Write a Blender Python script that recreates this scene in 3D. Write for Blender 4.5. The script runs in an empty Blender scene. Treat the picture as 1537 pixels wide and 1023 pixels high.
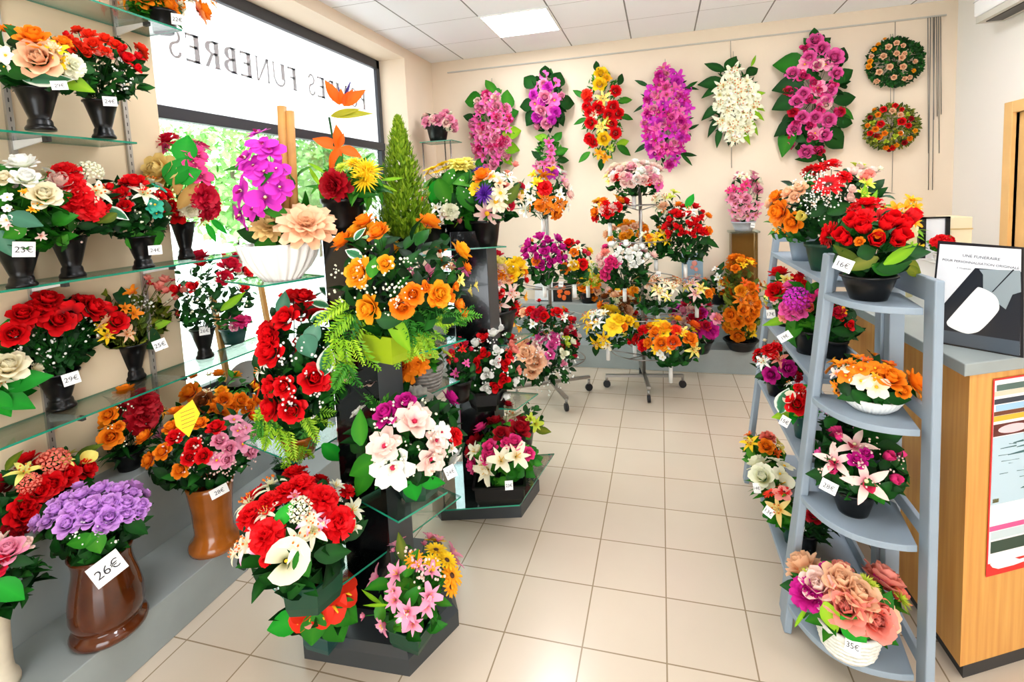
import bpy, math, random
import numpy as np
from mathutils import Vector, Matrix, Quaternion
PI = math.pi
random.seed(7)
col = bpy.context.scene.collection
sc = bpy.context.scene

# ------------------------------------------------------------------ camera
FPX, YAW, PITCH, ROLL, HC, CX, CY = 758.01, .2676, .0871, -.0438, 1.839, 786.28, 362.0
cy_, sy_ = math.cos(YAW), math.sin(YAW); cp_, sp_ = math.cos(PITCH), math.sin(PITCH)
FW = Vector((-sy_*cp_, cy_*cp_, -sp_)); R0 = Vector((cy_, sy_, 0)); U0 = R0.cross(FW)
RT = math.cos(ROLL)*R0 + math.sin(ROLL)*U0; UP = -math.sin(ROLL)*R0 + math.cos(ROLL)*U0
CAM = Vector((0, 0, HC)); ZUP = Vector((0, 0, 1))
cd = bpy.data.cameras.new('camera'); co = bpy.data.objects.new('camera', cd); col.objects.link(co)
cd.sensor_fit = 'HORIZONTAL'; cd.sensor_width = 36; cd.lens = FPX/1537*36
cd.shift_x = -(CX-768.5)/1537; cd.shift_y = (CY-511.5)/1537
cd.clip_start = .05; cd.clip_end = 300
co.matrix_world = Matrix(((RT.x, UP.x, -FW.x, 0), (RT.y, UP.y, -FW.y, 0), (RT.z, UP.z, -FW.z, HC), (0, 0, 0, 1)))
sc.camera = co

def ray(x, y): return FW + (x-CX)/FPX*RT - (y-CY)/FPX*UP      # camera depth 1
def at(x, y, ax, v):
    d = ray(x, y)
    if ax == 'D': return CAM + d*v
    i = 'XYZ'.index(ax); return CAM + d*((v-CAM[i])/d[i])
def on(x, y, p0, n):
    d = ray(x, y); return CAM + d*((Vector(p0)-CAM).dot(n)/d.dot(n))
def depth(p): return (Vector(p)-CAM).dot(FW)

# ------------------------------------------------------------------ materials
def lin(h):
    c = [int(h[i:i+2], 16)/255 for i in (0, 2, 4)]
    return [(v/12.92 if v < .04045 else ((v+.055)/1.055)**2.4) for v in c] + [1]
MATS = {}
def mat(key, hexc, rough=.5, metal=0, spec=.4, noise=None, coat=0, bump=None):
    if key in MATS: return MATS[key]
    m = bpy.data.materials.new(key); m.use_nodes = True; nt = m.node_tree; b = nt.nodes['Principled BSDF']
    c = lin(hexc); b.inputs['Base Color'].default_value = c; b.inputs['Roughness'].default_value = rough
    b.inputs['Metallic'].default_value = metal; b.inputs['Specular IOR Level'].default_value = spec
    b.inputs['Coat Weight'].default_value = coat
    if noise:
        sca, amt = noise
        tc = nt.nodes.new('ShaderNodeTexCoord'); n = nt.nodes.new('ShaderNodeTexNoise'); n.inputs['Scale'].default_value = sca
        n.inputs['Detail'].default_value = 5; r = nt.nodes.new('ShaderNodeValToRGB')
        r.color_ramp.elements[0].position = .3; r.color_ramp.elements[1].position = .7
        r.color_ramp.elements[0].color = [v*(1-amt) for v in c[:3]]+[1]; r.color_ramp.elements[1].color = [min(1, v*(1+amt)) for v in c[:3]]+[1]
        nt.links.new(tc.outputs['Object'], n.inputs['Vector']); nt.links.new(n.outputs['Fac'], r.inputs['Fac']); nt.links.new(r.outputs['Color'], b.inputs['Base Color'])
    if bump:
        tc = nt.nodes.new('ShaderNodeTexCoord'); n = nt.nodes.new('ShaderNodeTexNoise'); n.inputs['Scale'].default_value = bump[0]
        bp = nt.nodes.new('ShaderNodeBump'); bp.inputs['Strength'].default_value = bump[1]; bp.inputs['Distance'].default_value = .01
        nt.links.new(tc.outputs['Object'], n.inputs['Vector']); nt.links.new(n.outputs['Fac'], bp.inputs['Height']); nt.links.new(bp.outputs['Normal'], b.inputs['Normal'])
    MATS[key] = m; return m
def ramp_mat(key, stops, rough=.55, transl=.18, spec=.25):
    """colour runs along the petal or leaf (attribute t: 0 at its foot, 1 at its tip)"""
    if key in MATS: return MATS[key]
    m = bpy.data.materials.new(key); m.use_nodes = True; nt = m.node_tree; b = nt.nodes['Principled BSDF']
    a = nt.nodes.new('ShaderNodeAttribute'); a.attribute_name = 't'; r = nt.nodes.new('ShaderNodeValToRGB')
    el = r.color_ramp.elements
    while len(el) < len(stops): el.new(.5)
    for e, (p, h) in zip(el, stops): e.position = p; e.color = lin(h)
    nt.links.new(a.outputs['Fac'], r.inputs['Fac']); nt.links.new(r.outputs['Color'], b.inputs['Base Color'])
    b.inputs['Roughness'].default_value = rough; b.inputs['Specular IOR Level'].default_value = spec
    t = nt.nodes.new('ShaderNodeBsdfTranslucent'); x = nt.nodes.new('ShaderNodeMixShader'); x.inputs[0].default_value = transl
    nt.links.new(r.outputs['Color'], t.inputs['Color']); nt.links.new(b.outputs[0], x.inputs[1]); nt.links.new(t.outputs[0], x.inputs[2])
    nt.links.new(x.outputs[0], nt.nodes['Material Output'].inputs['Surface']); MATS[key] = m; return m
def glass_mat(key, tint, gloss=.06, clear=True):
    if key in MATS: return MATS[key]
    m = bpy.data.materials.new(key); m.use_nodes = True; nt = m.node_tree; nt.nodes.remove(nt.nodes['Principled BSDF'])
    t = nt.nodes.new('ShaderNodeBsdfTransparent'); t.inputs['Color'].default_value = lin(tint)
    g = nt.nodes.new('ShaderNodeBsdfGlossy'); g.inputs['Roughness'].default_value = .02
    f = nt.nodes.new('ShaderNodeLayerWeight'); f.inputs['Blend'].default_value = .25
    mr = nt.nodes.new('ShaderNodeMapRange'); mr.inputs['To Min'].default_value = gloss; mr.inputs['To Max'].default_value = .75
    x = nt.nodes.new('ShaderNodeMixShader')
    nt.links.new(f.outputs['Fresnel'], mr.inputs['Value']); nt.links.new(mr.outputs[0], x.inputs[0])
    nt.links.new(t.outputs[0], x.inputs[1]); nt.links.new(g.outputs[0], x.inputs[2]); nt.links.new(x.outputs[0], nt.nodes['Material Output'].inputs['Surface'])
    MATS[key] = m; return m
def emit_mat(key, hexc, s):
    if key in MATS: return MATS[key]
    m = bpy.data.materials.new(key); m.use_nodes = True; nt = m.node_tree; nt.nodes.remove(nt.nodes['Principled BSDF'])
    e = nt.nodes.new('ShaderNodeEmission'); e.inputs[0].default_value = lin(hexc); e.inputs[1].default_value = s
    nt.links.new(e.outputs[0], nt.nodes['Material Output'].inputs['Surface']); MATS[key] = m; return m

# ------------------------------------------------------------------ mesh building
class MB:
    def __init__(s): s.V = []; s.F = []; s.M = []; s.T = []; s.smooth = []
    def add(s, V, F, mi=0, T=None, smooth=False):
        o = len(s.V); s.V += [tuple(v) for v in V]; s.F += [tuple(i+o for i in f) for f in F]
        s.M += [mi]*len(F); s.smooth += [smooth]*len(F); s.T += list(T) if T is not None else [.5]*len(V); return s
    def grid(s, P, T=None, mi=0, loop=False):          # P: rows x cols of points
        n, m = len(P), len(P[0]); V = [p for r in P for p in r]; F = []
        for i in range(n-1):
            for j in range(m if loop else m-1):
                k = (j+1) % m; F.append((i*m+j, i*m+k, (i+1)*m+k, (i+1)*m+j))
        return s.add(V, F, mi, T, True)
    def box(s, a, b, mi=0, M=None):
        x0, y0, z0 = a; x1, y1, z1 = b
        V = [Vector(p) for p in ((x0,y0,z0),(x1,y0,z0),(x1,y1,z0),(x0,y1,z0),(x0,y0,z1),(x1,y0,z1),(x1,y1,z1),(x0,y1,z1))]
        if M is not None: V = [M @ v for v in V]
        return s.add(V, [(3,2,1,0),(4,5,6,7),(0,1,5,4),(1,2,6,5),(2,3,7,6),(3,0,4,7)], mi)
    def beam(s, p, q, w, h, mi=0, up=ZUP):             # a bar of section w x h from p to q
        p, q = Vector(p), Vector(q); d = (q-p).normalized(); a = d.cross(up)
        a = a.normalized() if a.length > 1e-4 else Vector((1, 0, 0)); b = a.cross(d)
        V = [c + a*i*w/2 + b*j*h/2 for c in (p, q) for i, j in ((-1,-1),(1,-1),(1,1),(-1,1))]
        return s.add(V, [(3,2,1,0),(4,5,6,7),(0,1,5,4),(1,2,6,5),(2,3,7,6),(3,0,4,7)], mi)
    def tube(s, pts, r, seg=6, mi=0, t=None):
        pts = [Vector(p) for p in pts]; n = len(pts); rs = r if isinstance(r, (list, tuple)) else [r]*n; P = []
        for i, p in enumerate(pts):
            d = (pts[min(i+1, n-1)]-pts[max(i-1, 0)]).normalized(); a = d.cross(ZUP)
            if a.length < .05: a = d.cross(Vector((1, 0, 0)))
            a.normalize(); b = a.cross(d); P.append([p + (a*math.cos(2*PI*k/seg)+b*math.sin(2*PI*k/seg))*rs[i] for k in range(seg)])
        o = len(s.V); s.grid(P, [t if t is not None else .5]*(n*seg), mi, True)
        s.F += [tuple(range(o+seg-1, o-1, -1)), tuple(range(o+(n-1)*seg, o+n*seg))]; s.M += [mi]*2; s.smooth += [False]*2
        return s
    def lathe(s, prof, seg=28, mi=0, off=(0,0,0), flute=0, nfl=16, sq=0, smooth=True):
        P = []
        for r, z in prof:
            row = []
            for k in range(seg):
                a = 2*PI*k/seg + sq; rr = r*(1+flute*(abs(math.sin(a*nfl/2))-.5)) if flute else r
                row.append((off[0]+rr*math.cos(a), off[1]+rr*math.sin(a), off[2]+z))
            P.append(row)
        o = len(s.V); k0 = len(s.F); s.grid(P, None, mi, True)
        if not smooth: s.smooth[k0:] = [False]*(len(s.F)-k0)
        s.F.append(tuple(range(o+seg-1, o-1, -1))); s.M.append(mi); s.smooth.append(False)
        return s
    def prism(s, poly, z0, z1, mi=0, mi_side=None):
        n = len(poly); V = [(p[0], p[1], z0) for p in poly]+[(p[0], p[1], z1) for p in poly]
        s.add(V, [tuple(range(n-1, -1, -1)), tuple(range(n, 2*n))], mi)
        o = len(s.V)-2*n; k = mi if mi_side is None else mi_side
        for i in range(n):
            j = (i+1) % n; s.F.append((o+i, o+j, o+n+j, o+n+i)); s.M.append(k); s.smooth.append(False)
        return s
    def mesh(s, name, mats):
        me = bpy.data.meshes.new(name); me.from_pydata([tuple(v) for v in s.V], [], s.F)
        for m in mats: me.materials.append(m)
        me.polygons.foreach_set('material_index', s.M); me.polygons.foreach_set('use_smooth', s.smooth)
        at_ = me.attributes.new('t', 'FLOAT', 'POINT'); at_.data.foreach_set('value', [float(v) for v in s.T]); me.update(); return me
    def build(s, name, mats, parent=None, loc=None, bevel=0):
        if not isinstance(mats, (list, tuple)): mats = [mats]
        return link(name, s.mesh(name, mats), parent, loc, bevel)
def link(name, me, parent=None, loc=None, bevel=0):
    o = bpy.data.objects.new(name, me); col.objects.link(o)
    if parent is not None: o.parent = parent
    if loc is not None: o.location = loc
    if bevel:
        b = o.modifiers.new('bevel', 'BEVEL'); b.width = bevel; b.segments = 2; b.limit_method = 'ANGLE'; b.angle_limit = .7
    return o
def tag(o, label, cat, group=None):
    o['label'] = label; o['category'] = cat
    if group: o['group'] = group
    return o
def thing(name, label, cat, loc, group=None):
    o = bpy.data.objects.new(name, None); col.objects.link(o); o.location = loc; o.empty_display_size = .05
    return tag(o, label, cat, group)
def struct(o): o['kind'] = 'structure'; return o
TXT = {}
def text_verts(st):
    """outline of a short text as (verts, faces), unit height, centred"""
    if st in TXT: return TXT[st]
    cu = bpy.data.curves.new('txt', 'FONT'); cu.body = st; cu.resolution_u = 3
    ob = bpy.data.objects.new('txt', cu); col.objects.link(ob); dg = bpy.context.evaluated_depsgraph_get()
    me = bpy.data.meshes.new_from_object(ob.evaluated_get(dg)); V = [v.co.copy() for v in me.vertices]; F = [tuple(p.vertices) for p in me.polygons]
    bpy.data.objects.remove(ob); bpy.data.curves.remove(cu); bpy.data.meshes.remove(me)
    xs = [v.x for v in V]; ys = [v.y for v in V]; cx, cy, h = (min(xs)+max(xs))/2, (min(ys)+max(ys))/2, max(ys)-min(ys)
    TXT[st] = ([((v.x-cx)/h, (v.y-cy)/h) for v in V], F, (max(xs)-min(xs))/h); return TXT[st]
def put_text(mb, st, c, ux, uy, h, mi, wmax=None):
    V, F, w = text_verts(st); k = h if not wmax or w*h <= wmax else wmax/w
    mb.add([Vector(c)+Vector(ux)*(x*k)+Vector(uy)*(y*k) for x, y in V], F, mi)

WHITE = mat('white_plastic', 'F6F6F4', .4); BLACK = mat('black_plastic', '08090A', .28, spec=.3); CARD = mat('white_card', 'FAFAF6', .7)
INK = mat('ink', '202028', .7); CHROME = mat('chrome', 'B8B8B8', .22, 1); GLASS = glass_mat('clear_glass', 'F2FAF6'); EDGE = mat('glass_edge', '1E8A6C', .15, coat=.5)
YCARD = mat('yellow_card', 'F8C81C', .7)

# ------------------------------------------------------------------ blooms
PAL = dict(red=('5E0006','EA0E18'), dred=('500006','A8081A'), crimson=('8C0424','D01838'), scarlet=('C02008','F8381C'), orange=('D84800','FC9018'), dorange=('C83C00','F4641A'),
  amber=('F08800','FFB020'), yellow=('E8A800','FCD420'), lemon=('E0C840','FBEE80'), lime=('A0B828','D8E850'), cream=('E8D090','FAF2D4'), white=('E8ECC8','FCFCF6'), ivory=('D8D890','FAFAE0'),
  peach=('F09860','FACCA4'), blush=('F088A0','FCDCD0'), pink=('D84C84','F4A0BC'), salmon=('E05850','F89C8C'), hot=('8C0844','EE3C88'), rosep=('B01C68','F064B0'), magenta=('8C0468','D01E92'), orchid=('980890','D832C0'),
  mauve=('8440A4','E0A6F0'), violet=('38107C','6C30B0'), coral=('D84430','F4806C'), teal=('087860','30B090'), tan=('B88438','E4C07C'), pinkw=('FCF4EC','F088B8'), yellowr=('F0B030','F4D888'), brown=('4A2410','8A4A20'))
CENT = dict(y=('yellow_stamens','F0B814'), d=('dark_disc','4A2810'), o=('orange_stamens','E07010'), w=('pale_stamens','F0E8B0'), p=('purple_lip','A01060'), g=('green_centre','98B030'), r=('red_lip','C81848'))
def petal(mb, L, W, e0, e1, az, r0=.04, z0=0., cup=.25, nl=4, nw=2, shape='round', ruf=0., rng=random):
    e0, e1 = math.radians(e0), math.radians(e1); P = []; T = []; r, z = r0, z0; ca, sa = math.cos(az), math.sin(az); ph = rng.random()*6
    for i in range(nl+1):
        s = i/nl; e = e0+(e1-e0)*s
        if i: r += math.cos(e)*L/nl; z += math.sin(e)*L/nl
        w = {'round': math.sin(PI*min(1, .14+.74*s))**.7, 'point': (math.sin(PI*(.1+.9*s))**.8)*(1-.25*s) if i < nl else .06, 'spoon': .35+.65*s if s < .8 else .8, 'heart': (.3+.75*s) if s < .9 else .95}[shape]
        row = []
        for j in range(nw+1):
            u = 2*j/nw-1; lat = u*W/2*w; k = cup*W*w*u*u + (ruf*math.sin(ph+u*5+s*9)*s)
            back = (-.14*L if shape == 'heart' and i == nl and j == nw//2 else 0)
            rr = r - math.sin(e)*k + back*math.cos(e); zz = z + math.cos(e)*k + back*math.sin(e)
            row.append((ca*rr - sa*lat, sa*rr + ca*lat, zz)); T.append(min(1, s+.0*u))
        P.append(row)
    mb.grid(P, T, 0)
def ball(mb, r, c, mi, seg=8, n=5, sz=1.0):
    P = [[(c[0]+r*math.sin(PI*(i+.02)/(n+.04))*math.cos(2*PI*k/seg), c[1]+r*math.sin(PI*(i+.02)/(n+.04))*math.sin(2*PI*k/seg), c[2]-r*sz*math.cos(PI*i/n)) for k in range(seg)] for i in range(n+1)]
    mb.grid(P, None, mi, True)
def bloom_mesh(kind, rng):
    mb = MB()
    def ring(n, L, W, e0, e1, off=0, jit=6, **k):
        for i in range(n): petal(mb, L*rng.uniform(.93, 1.05), W, e0+rng.uniform(-jit, jit), e1+rng.uniform(-jit, jit), 2*PI*(i+off)/n+rng.uniform(-.1, .1), rng=rng, **k)
    if kind == 'rose':
        ring(2, .5, .36, 90, 118, 0, r0=.03, z0=.34, cup=.6); ring(3, .58, .5, 88, 116, .4, r0=.1, z0=.27, cup=.5); ring(4, .68, .62, 86, 112, .2, r0=.2, z0=.18, cup=.42); ring(5, .78, .72, 78, 100, .55, r0=.3, z0=.08, cup=.34)
        ring(5, .84, .8, 66, 74, .1, r0=.34, z0=-.02, cup=.26, ruf=.02); ring(5, .86, .88, 54, 34, .6, r0=.36, z0=-.1, cup=.16, ruf=.03); ring(5, .8, .9, 36, 2, .15, r0=.36, z0=-.16, cup=.1, ruf=.04)
    elif kind == 'peony':
        for k, (n, L, e0, e1) in enumerate(((5,.6,88,104),(7,.7,76,88),(9,.8,60,66),(10,.88,42,38),(11,.95,24,8),(10,.95,4,-26))): ring(n, L, .6, e0, e1, k*.37, 9, r0=.06, z0=.12-.03*k, cup=.2, ruf=.07)
    elif kind == 'carnation':
        for k, (n, L, e0, e1) in enumerate(((6,.55,86,80),(9,.7,68,58),(11,.82,48,36),(12,.92,28,12),(12,.95,8,-18))): ring(n, L, .5, e0, e1, k*.4, 12, r0=.05, z0=.1, cup=.1, ruf=.12, shape='spoon')
    elif kind == 'mum':
        for k, (n, L, e0, e1) in enumerate(((8,.5,85,100),(12,.65,65,80),(16,.8,45,50),(18,.93,24,20),(18,1.,6,-12))): ring(n, L, .16, e0, e1, k*.4, 7, r0=.04, z0=.06, cup=.3, shape='point', nl=3)
    elif kind == 'dahlia':
        for k, (n, L, e0, e1) in enumerate(((6,.45,84,95),(8,.62,64,70),(10,.8,42,36),(11,.95,20,6),(11,1.02,4,-14))): ring(n, L, .5, e0, e1, k*.4, 6, r0=.04, z0=.04, cup=.25, shape='round')
    elif kind == 'magnolia':
        ring(6, .95, .72, 34, 2, 0, 8, r0=.05, cup=.22, ruf=.04, nl=5); ring(5, .7, .6, 56, 34, .5, 8, r0=.05, z0=.04, cup=.28); ball(mb, .13, (0,0,.16), 1, 6, 4)
    elif kind == 'gerbera':
        ring(15, .9, .26, 18, -4, 0, 4, r0=.12, z0=.05, cup=.12, shape='round', nl=3); ring(14, .7, .22, 34, 12, .5, 4, r0=.1, z0=.08, cup=.12, nl=3); ball(mb, .26, (0,0,.1), 1, sz=.5)
    elif kind == 'daisy':
        ring(9, .9, .36, 14, -6, 0, 5, r0=.1, z0=.03, cup=.15, nl=3); ball(mb, .2, (0,0,.06), 1, sz=.6)
    elif kind == 'lily':
        ring(3, 1.15, .46, 52, -22, 0, 5, r0=.05, z0=0, cup=.2, shape='point', nl=5); ring(3, 1.1, .34, 46, -28, .5, 5, r0=.05, z0=0, cup=.2, shape='point', nl=5)
        for i in range(6):
            a = 2*PI*i/6+.3; p = Vector((.3*math.cos(a), .3*math.sin(a), .62)); mb.tube([(0,0,.1), p], .018, 4, 2); ball(mb, .07, p, 1, 5, 3, 1.2)
    elif kind == 'alstro':
        ring(3, 1., .5, 62, 8, 0, 6, r0=.05, cup=.25); ring(3, .95, .34, 58, 12, .5, 6, r0=.05, cup=.2, shape='point')
        for i in range(4): mb.tube([(0,0,.1), (.2*math.cos(i*1.6), .2*math.sin(i*1.6), .55)], .02, 4, 1)
    elif kind == 'orchid':
        for a in (0, PI): petal(mb, .98, .98, 16, 2, a, r0=.05, cup=.08, shape='round', nw=4, rng=rng)
        for a in (PI/2, PI*1.28, PI*1.72): petal(mb, .95, .6, 10, -6, a, r0=.04, z0=-.04, cup=.1, shape='round', rng=rng)
        petal(mb, .4, .34, 40, 80, -PI/2, r0=.03, z0=.04, cup=.5, rng=rng); mb.M[-8:] = [1]*8; ball(mb, .1, (0, .02, .14), 2, 6, 4)
    elif kind == 'cymbid':
        for i in range(5): petal(mb, 1.05, .44, 34, -8, PI/2+2*PI*i/5, r0=.05, cup=.2, shape='point', nl=5, rng=rng)
        petal(mb, .55, .5, 30, 60, -PI/2, r0=.05, z0=.05, cup=.5, rng=rng); mb.M[-8:] = [1]*8; ball(mb, .1, (0, .05, .2), 2, 6, 4)
    elif kind == 'simple':
        ring(5, .95, .86, 24, 0, 0, 6, r0=.05, cup=.1, ruf=.03); ball(mb, .14, (0,0,.08), 1, 6, 4)
    elif kind == 'tulip':
        ring(3, 1.15, .95, 52, 96, 0, 4, r0=.16, z0=-.3, cup=.35); ring(3, 1.15, .9, 46, 88, .5, 4, r0=.2, z0=-.34, cup=.35)
    elif kind == 'bud':
        ring(3, .95, .8, 62, 112, 0, 4, r0=.12, z0=-.2, cup=.42); ring(4, 1., .85, 52, 94, .5, 5, r0=.2, z0=-.25, cup=.36); ring(3, .9, .8, 40, 40, .2, 5, r0=.2, z0=-.25, cup=.25)
    elif kind == 'calla':
        P = []; T = []
        for i in range(8):
            s = i/7
            row = []
            for k in range(15):
                u = k/14*2-1; a = u*PI*(1.0-.12*s); rr = .1+.62*s**1.5*(1+.35*(1-abs(u))); z = -.6+1.2*s+.5*s*s*(1-abs(u))
                row.append((rr*math.cos(a), rr*math.sin(a), z)); T.append(s)
            P.append(row)
        mb.grid(P, T, 0); mb.tube([(0,0,-.4), (.03,0,.1), (.06,0,.55)], [.06,.07,.05], 6, 1)
    elif kind == 'anthur':
        P = []; T = []
        for i in range(7):
            s = i/6; row = []
            for k in range(15):
                a = 2*PI*k/14; h = 1-.35*abs(math.cos(a/2))**8; x = s*(.9*math.cos(a)*(1 if math.cos(a) < 0 else .75)*h); y = s*.8*math.sin(a)*(1+.2*math.cos(a))
                row.append((x, y, .18*s*s-.2*s*abs(math.sin(a))*.4)); T.append(s)
            P.append(row)
        mb.grid(P, T, 0); mb.tube([(.12,0,.04), (-.1,0,.3), (-.34,0,.5)], [.075,.075,.04], 6, 1)
    elif kind == 'cluster':
        for i in range(34):
            zz = 1-1.25*(i+.5)/34; rr = math.sqrt(max(0, 1-zz*zz)); a = i*2.4; d = Vector((rr*math.cos(a), rr*math.sin(a), zz)); q = d.to_track_quat('Z', 'Y')
            for j in range(4):
                aj = j*PI/2+a; V = [d*.8+q @ Vector((.3*math.cos(aj+b)*f, .3*math.sin(aj+b)*f, h)) for b, f, h in ((0,.05,0),(-.5,.8,.05),(0,1.05,.1),(.5,.8,.05))]
                mb.add(V, [(0,1,2,3)], 0, [0,.7,1,.7])
    elif kind == 'berry':
        ball(mb, 1, (0,0,0), 0, 8, 6)
    return mb
BL = {}; CEN_OF = dict(gerbera='d', daisy='y', lily='o', alstro='y', orchid='p', cymbid='r', simple='y', magnolia='r', calla='y', anthur='y')
NICE = dict(rose='rose', peony='peony', carnation='carnation', mum='chrysanthemum', dahlia='dahlia', gerbera='gerbera', daisy='daisy', lily='lily', alstro='alstroemeria', orchid='orchid', cymbid='cymbidium',
  simple='begonia', magnolia='magnolia', tulip='cyclamen', bud='rosebud', calla='calla', anthur='anthurium', cluster='hydrangea', berry='berry')
def bloom(kind, c, v):
    k = (kind, c, v)
    if k not in BL:
        rng = random.Random(hash(kind) % 1 + len(kind)*31 + v*7); a, b = PAL[c]
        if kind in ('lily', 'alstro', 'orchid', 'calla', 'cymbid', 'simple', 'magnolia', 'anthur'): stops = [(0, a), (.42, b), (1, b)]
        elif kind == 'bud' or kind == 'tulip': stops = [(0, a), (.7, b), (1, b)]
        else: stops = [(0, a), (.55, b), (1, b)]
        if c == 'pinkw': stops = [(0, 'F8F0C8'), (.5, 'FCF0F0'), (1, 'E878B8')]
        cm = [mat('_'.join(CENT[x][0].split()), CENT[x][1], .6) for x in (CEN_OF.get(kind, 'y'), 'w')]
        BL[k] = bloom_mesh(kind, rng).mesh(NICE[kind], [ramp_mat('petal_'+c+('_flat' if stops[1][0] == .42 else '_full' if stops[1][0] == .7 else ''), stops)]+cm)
    return BL[k]

# ------------------------------------------------------------------ leaves
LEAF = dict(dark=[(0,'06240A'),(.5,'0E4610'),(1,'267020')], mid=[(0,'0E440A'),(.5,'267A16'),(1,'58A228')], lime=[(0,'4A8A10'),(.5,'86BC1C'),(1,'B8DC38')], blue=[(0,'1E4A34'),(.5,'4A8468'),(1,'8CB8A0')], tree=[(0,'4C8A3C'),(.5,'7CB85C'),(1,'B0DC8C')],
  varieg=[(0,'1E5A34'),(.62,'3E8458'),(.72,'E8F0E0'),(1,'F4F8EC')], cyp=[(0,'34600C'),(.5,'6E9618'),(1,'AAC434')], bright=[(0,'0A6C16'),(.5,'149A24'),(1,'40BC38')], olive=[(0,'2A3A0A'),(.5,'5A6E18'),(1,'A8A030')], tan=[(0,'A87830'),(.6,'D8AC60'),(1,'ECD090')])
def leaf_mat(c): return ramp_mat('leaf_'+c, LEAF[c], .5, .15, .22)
def leaf(mb, p, d, n, L, W, tv, rng, bend=.25, fold=.18, vari=False, nl=4):
    d = Vector(d).normalized(); n = Vector(n); s = d.cross(n)
    if s.length < 1e-3: s = d.cross(Vector((.3, .5, .8)))
    s.normalize(); n = s.cross(d); P = []; T = []
    for i in range(nl+1):
        u = i/nl; w = W/2*math.sin(PI*min(1, .06+.94*u**.85)) if i < nl else W*.02; c = Vector(p)+d*(L*u*(1-.12*bend*u))-n*(bend*L*u*u)
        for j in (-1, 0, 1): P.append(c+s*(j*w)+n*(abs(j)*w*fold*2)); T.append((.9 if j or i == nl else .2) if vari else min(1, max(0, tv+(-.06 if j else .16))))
    rows = [P[3*i:3*i+3] for i in range(nl+1)]; mb.grid(rows, T)
def frond(mb, p, d, n, L, W, tv, rng, fine=9):
    d = Vector(d).normalized(); n = Vector(n); s = d.cross(n)
    if s.length < 1e-3: s = d.cross(Vector((.3, .5, .8)))
    s.normalize(); n = s.cross(d); pts = [Vector(p)+d*L*u-n*(.3*L*u*u) for u in (0, .35, .7, 1)]; mb.tube(pts, .0012, 3, 0, .3)
    for i in range(fine):
        u = .12+.86*i/(fine-1); c = Vector(p)+d*L*u-n*(.3*L*u*u); l = (W*.5*math.sin(PI*(.2+.75*u))+.004)*rng.uniform(.8, 1.15)
        for k in (-1, 1):
            q = c+(s*k+d*rng.uniform(.4, .8)).normalized()*l-n*l*rng.uniform(-.1, .5); w = d*L*.42/fine
            mb.add([c-w*.5, (c+q)/2-w, q, (c+q)/2+w*.9], [(0,1,2,3)], 0, [tv, tv+.1, tv+.25, tv+.1], True)
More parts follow.
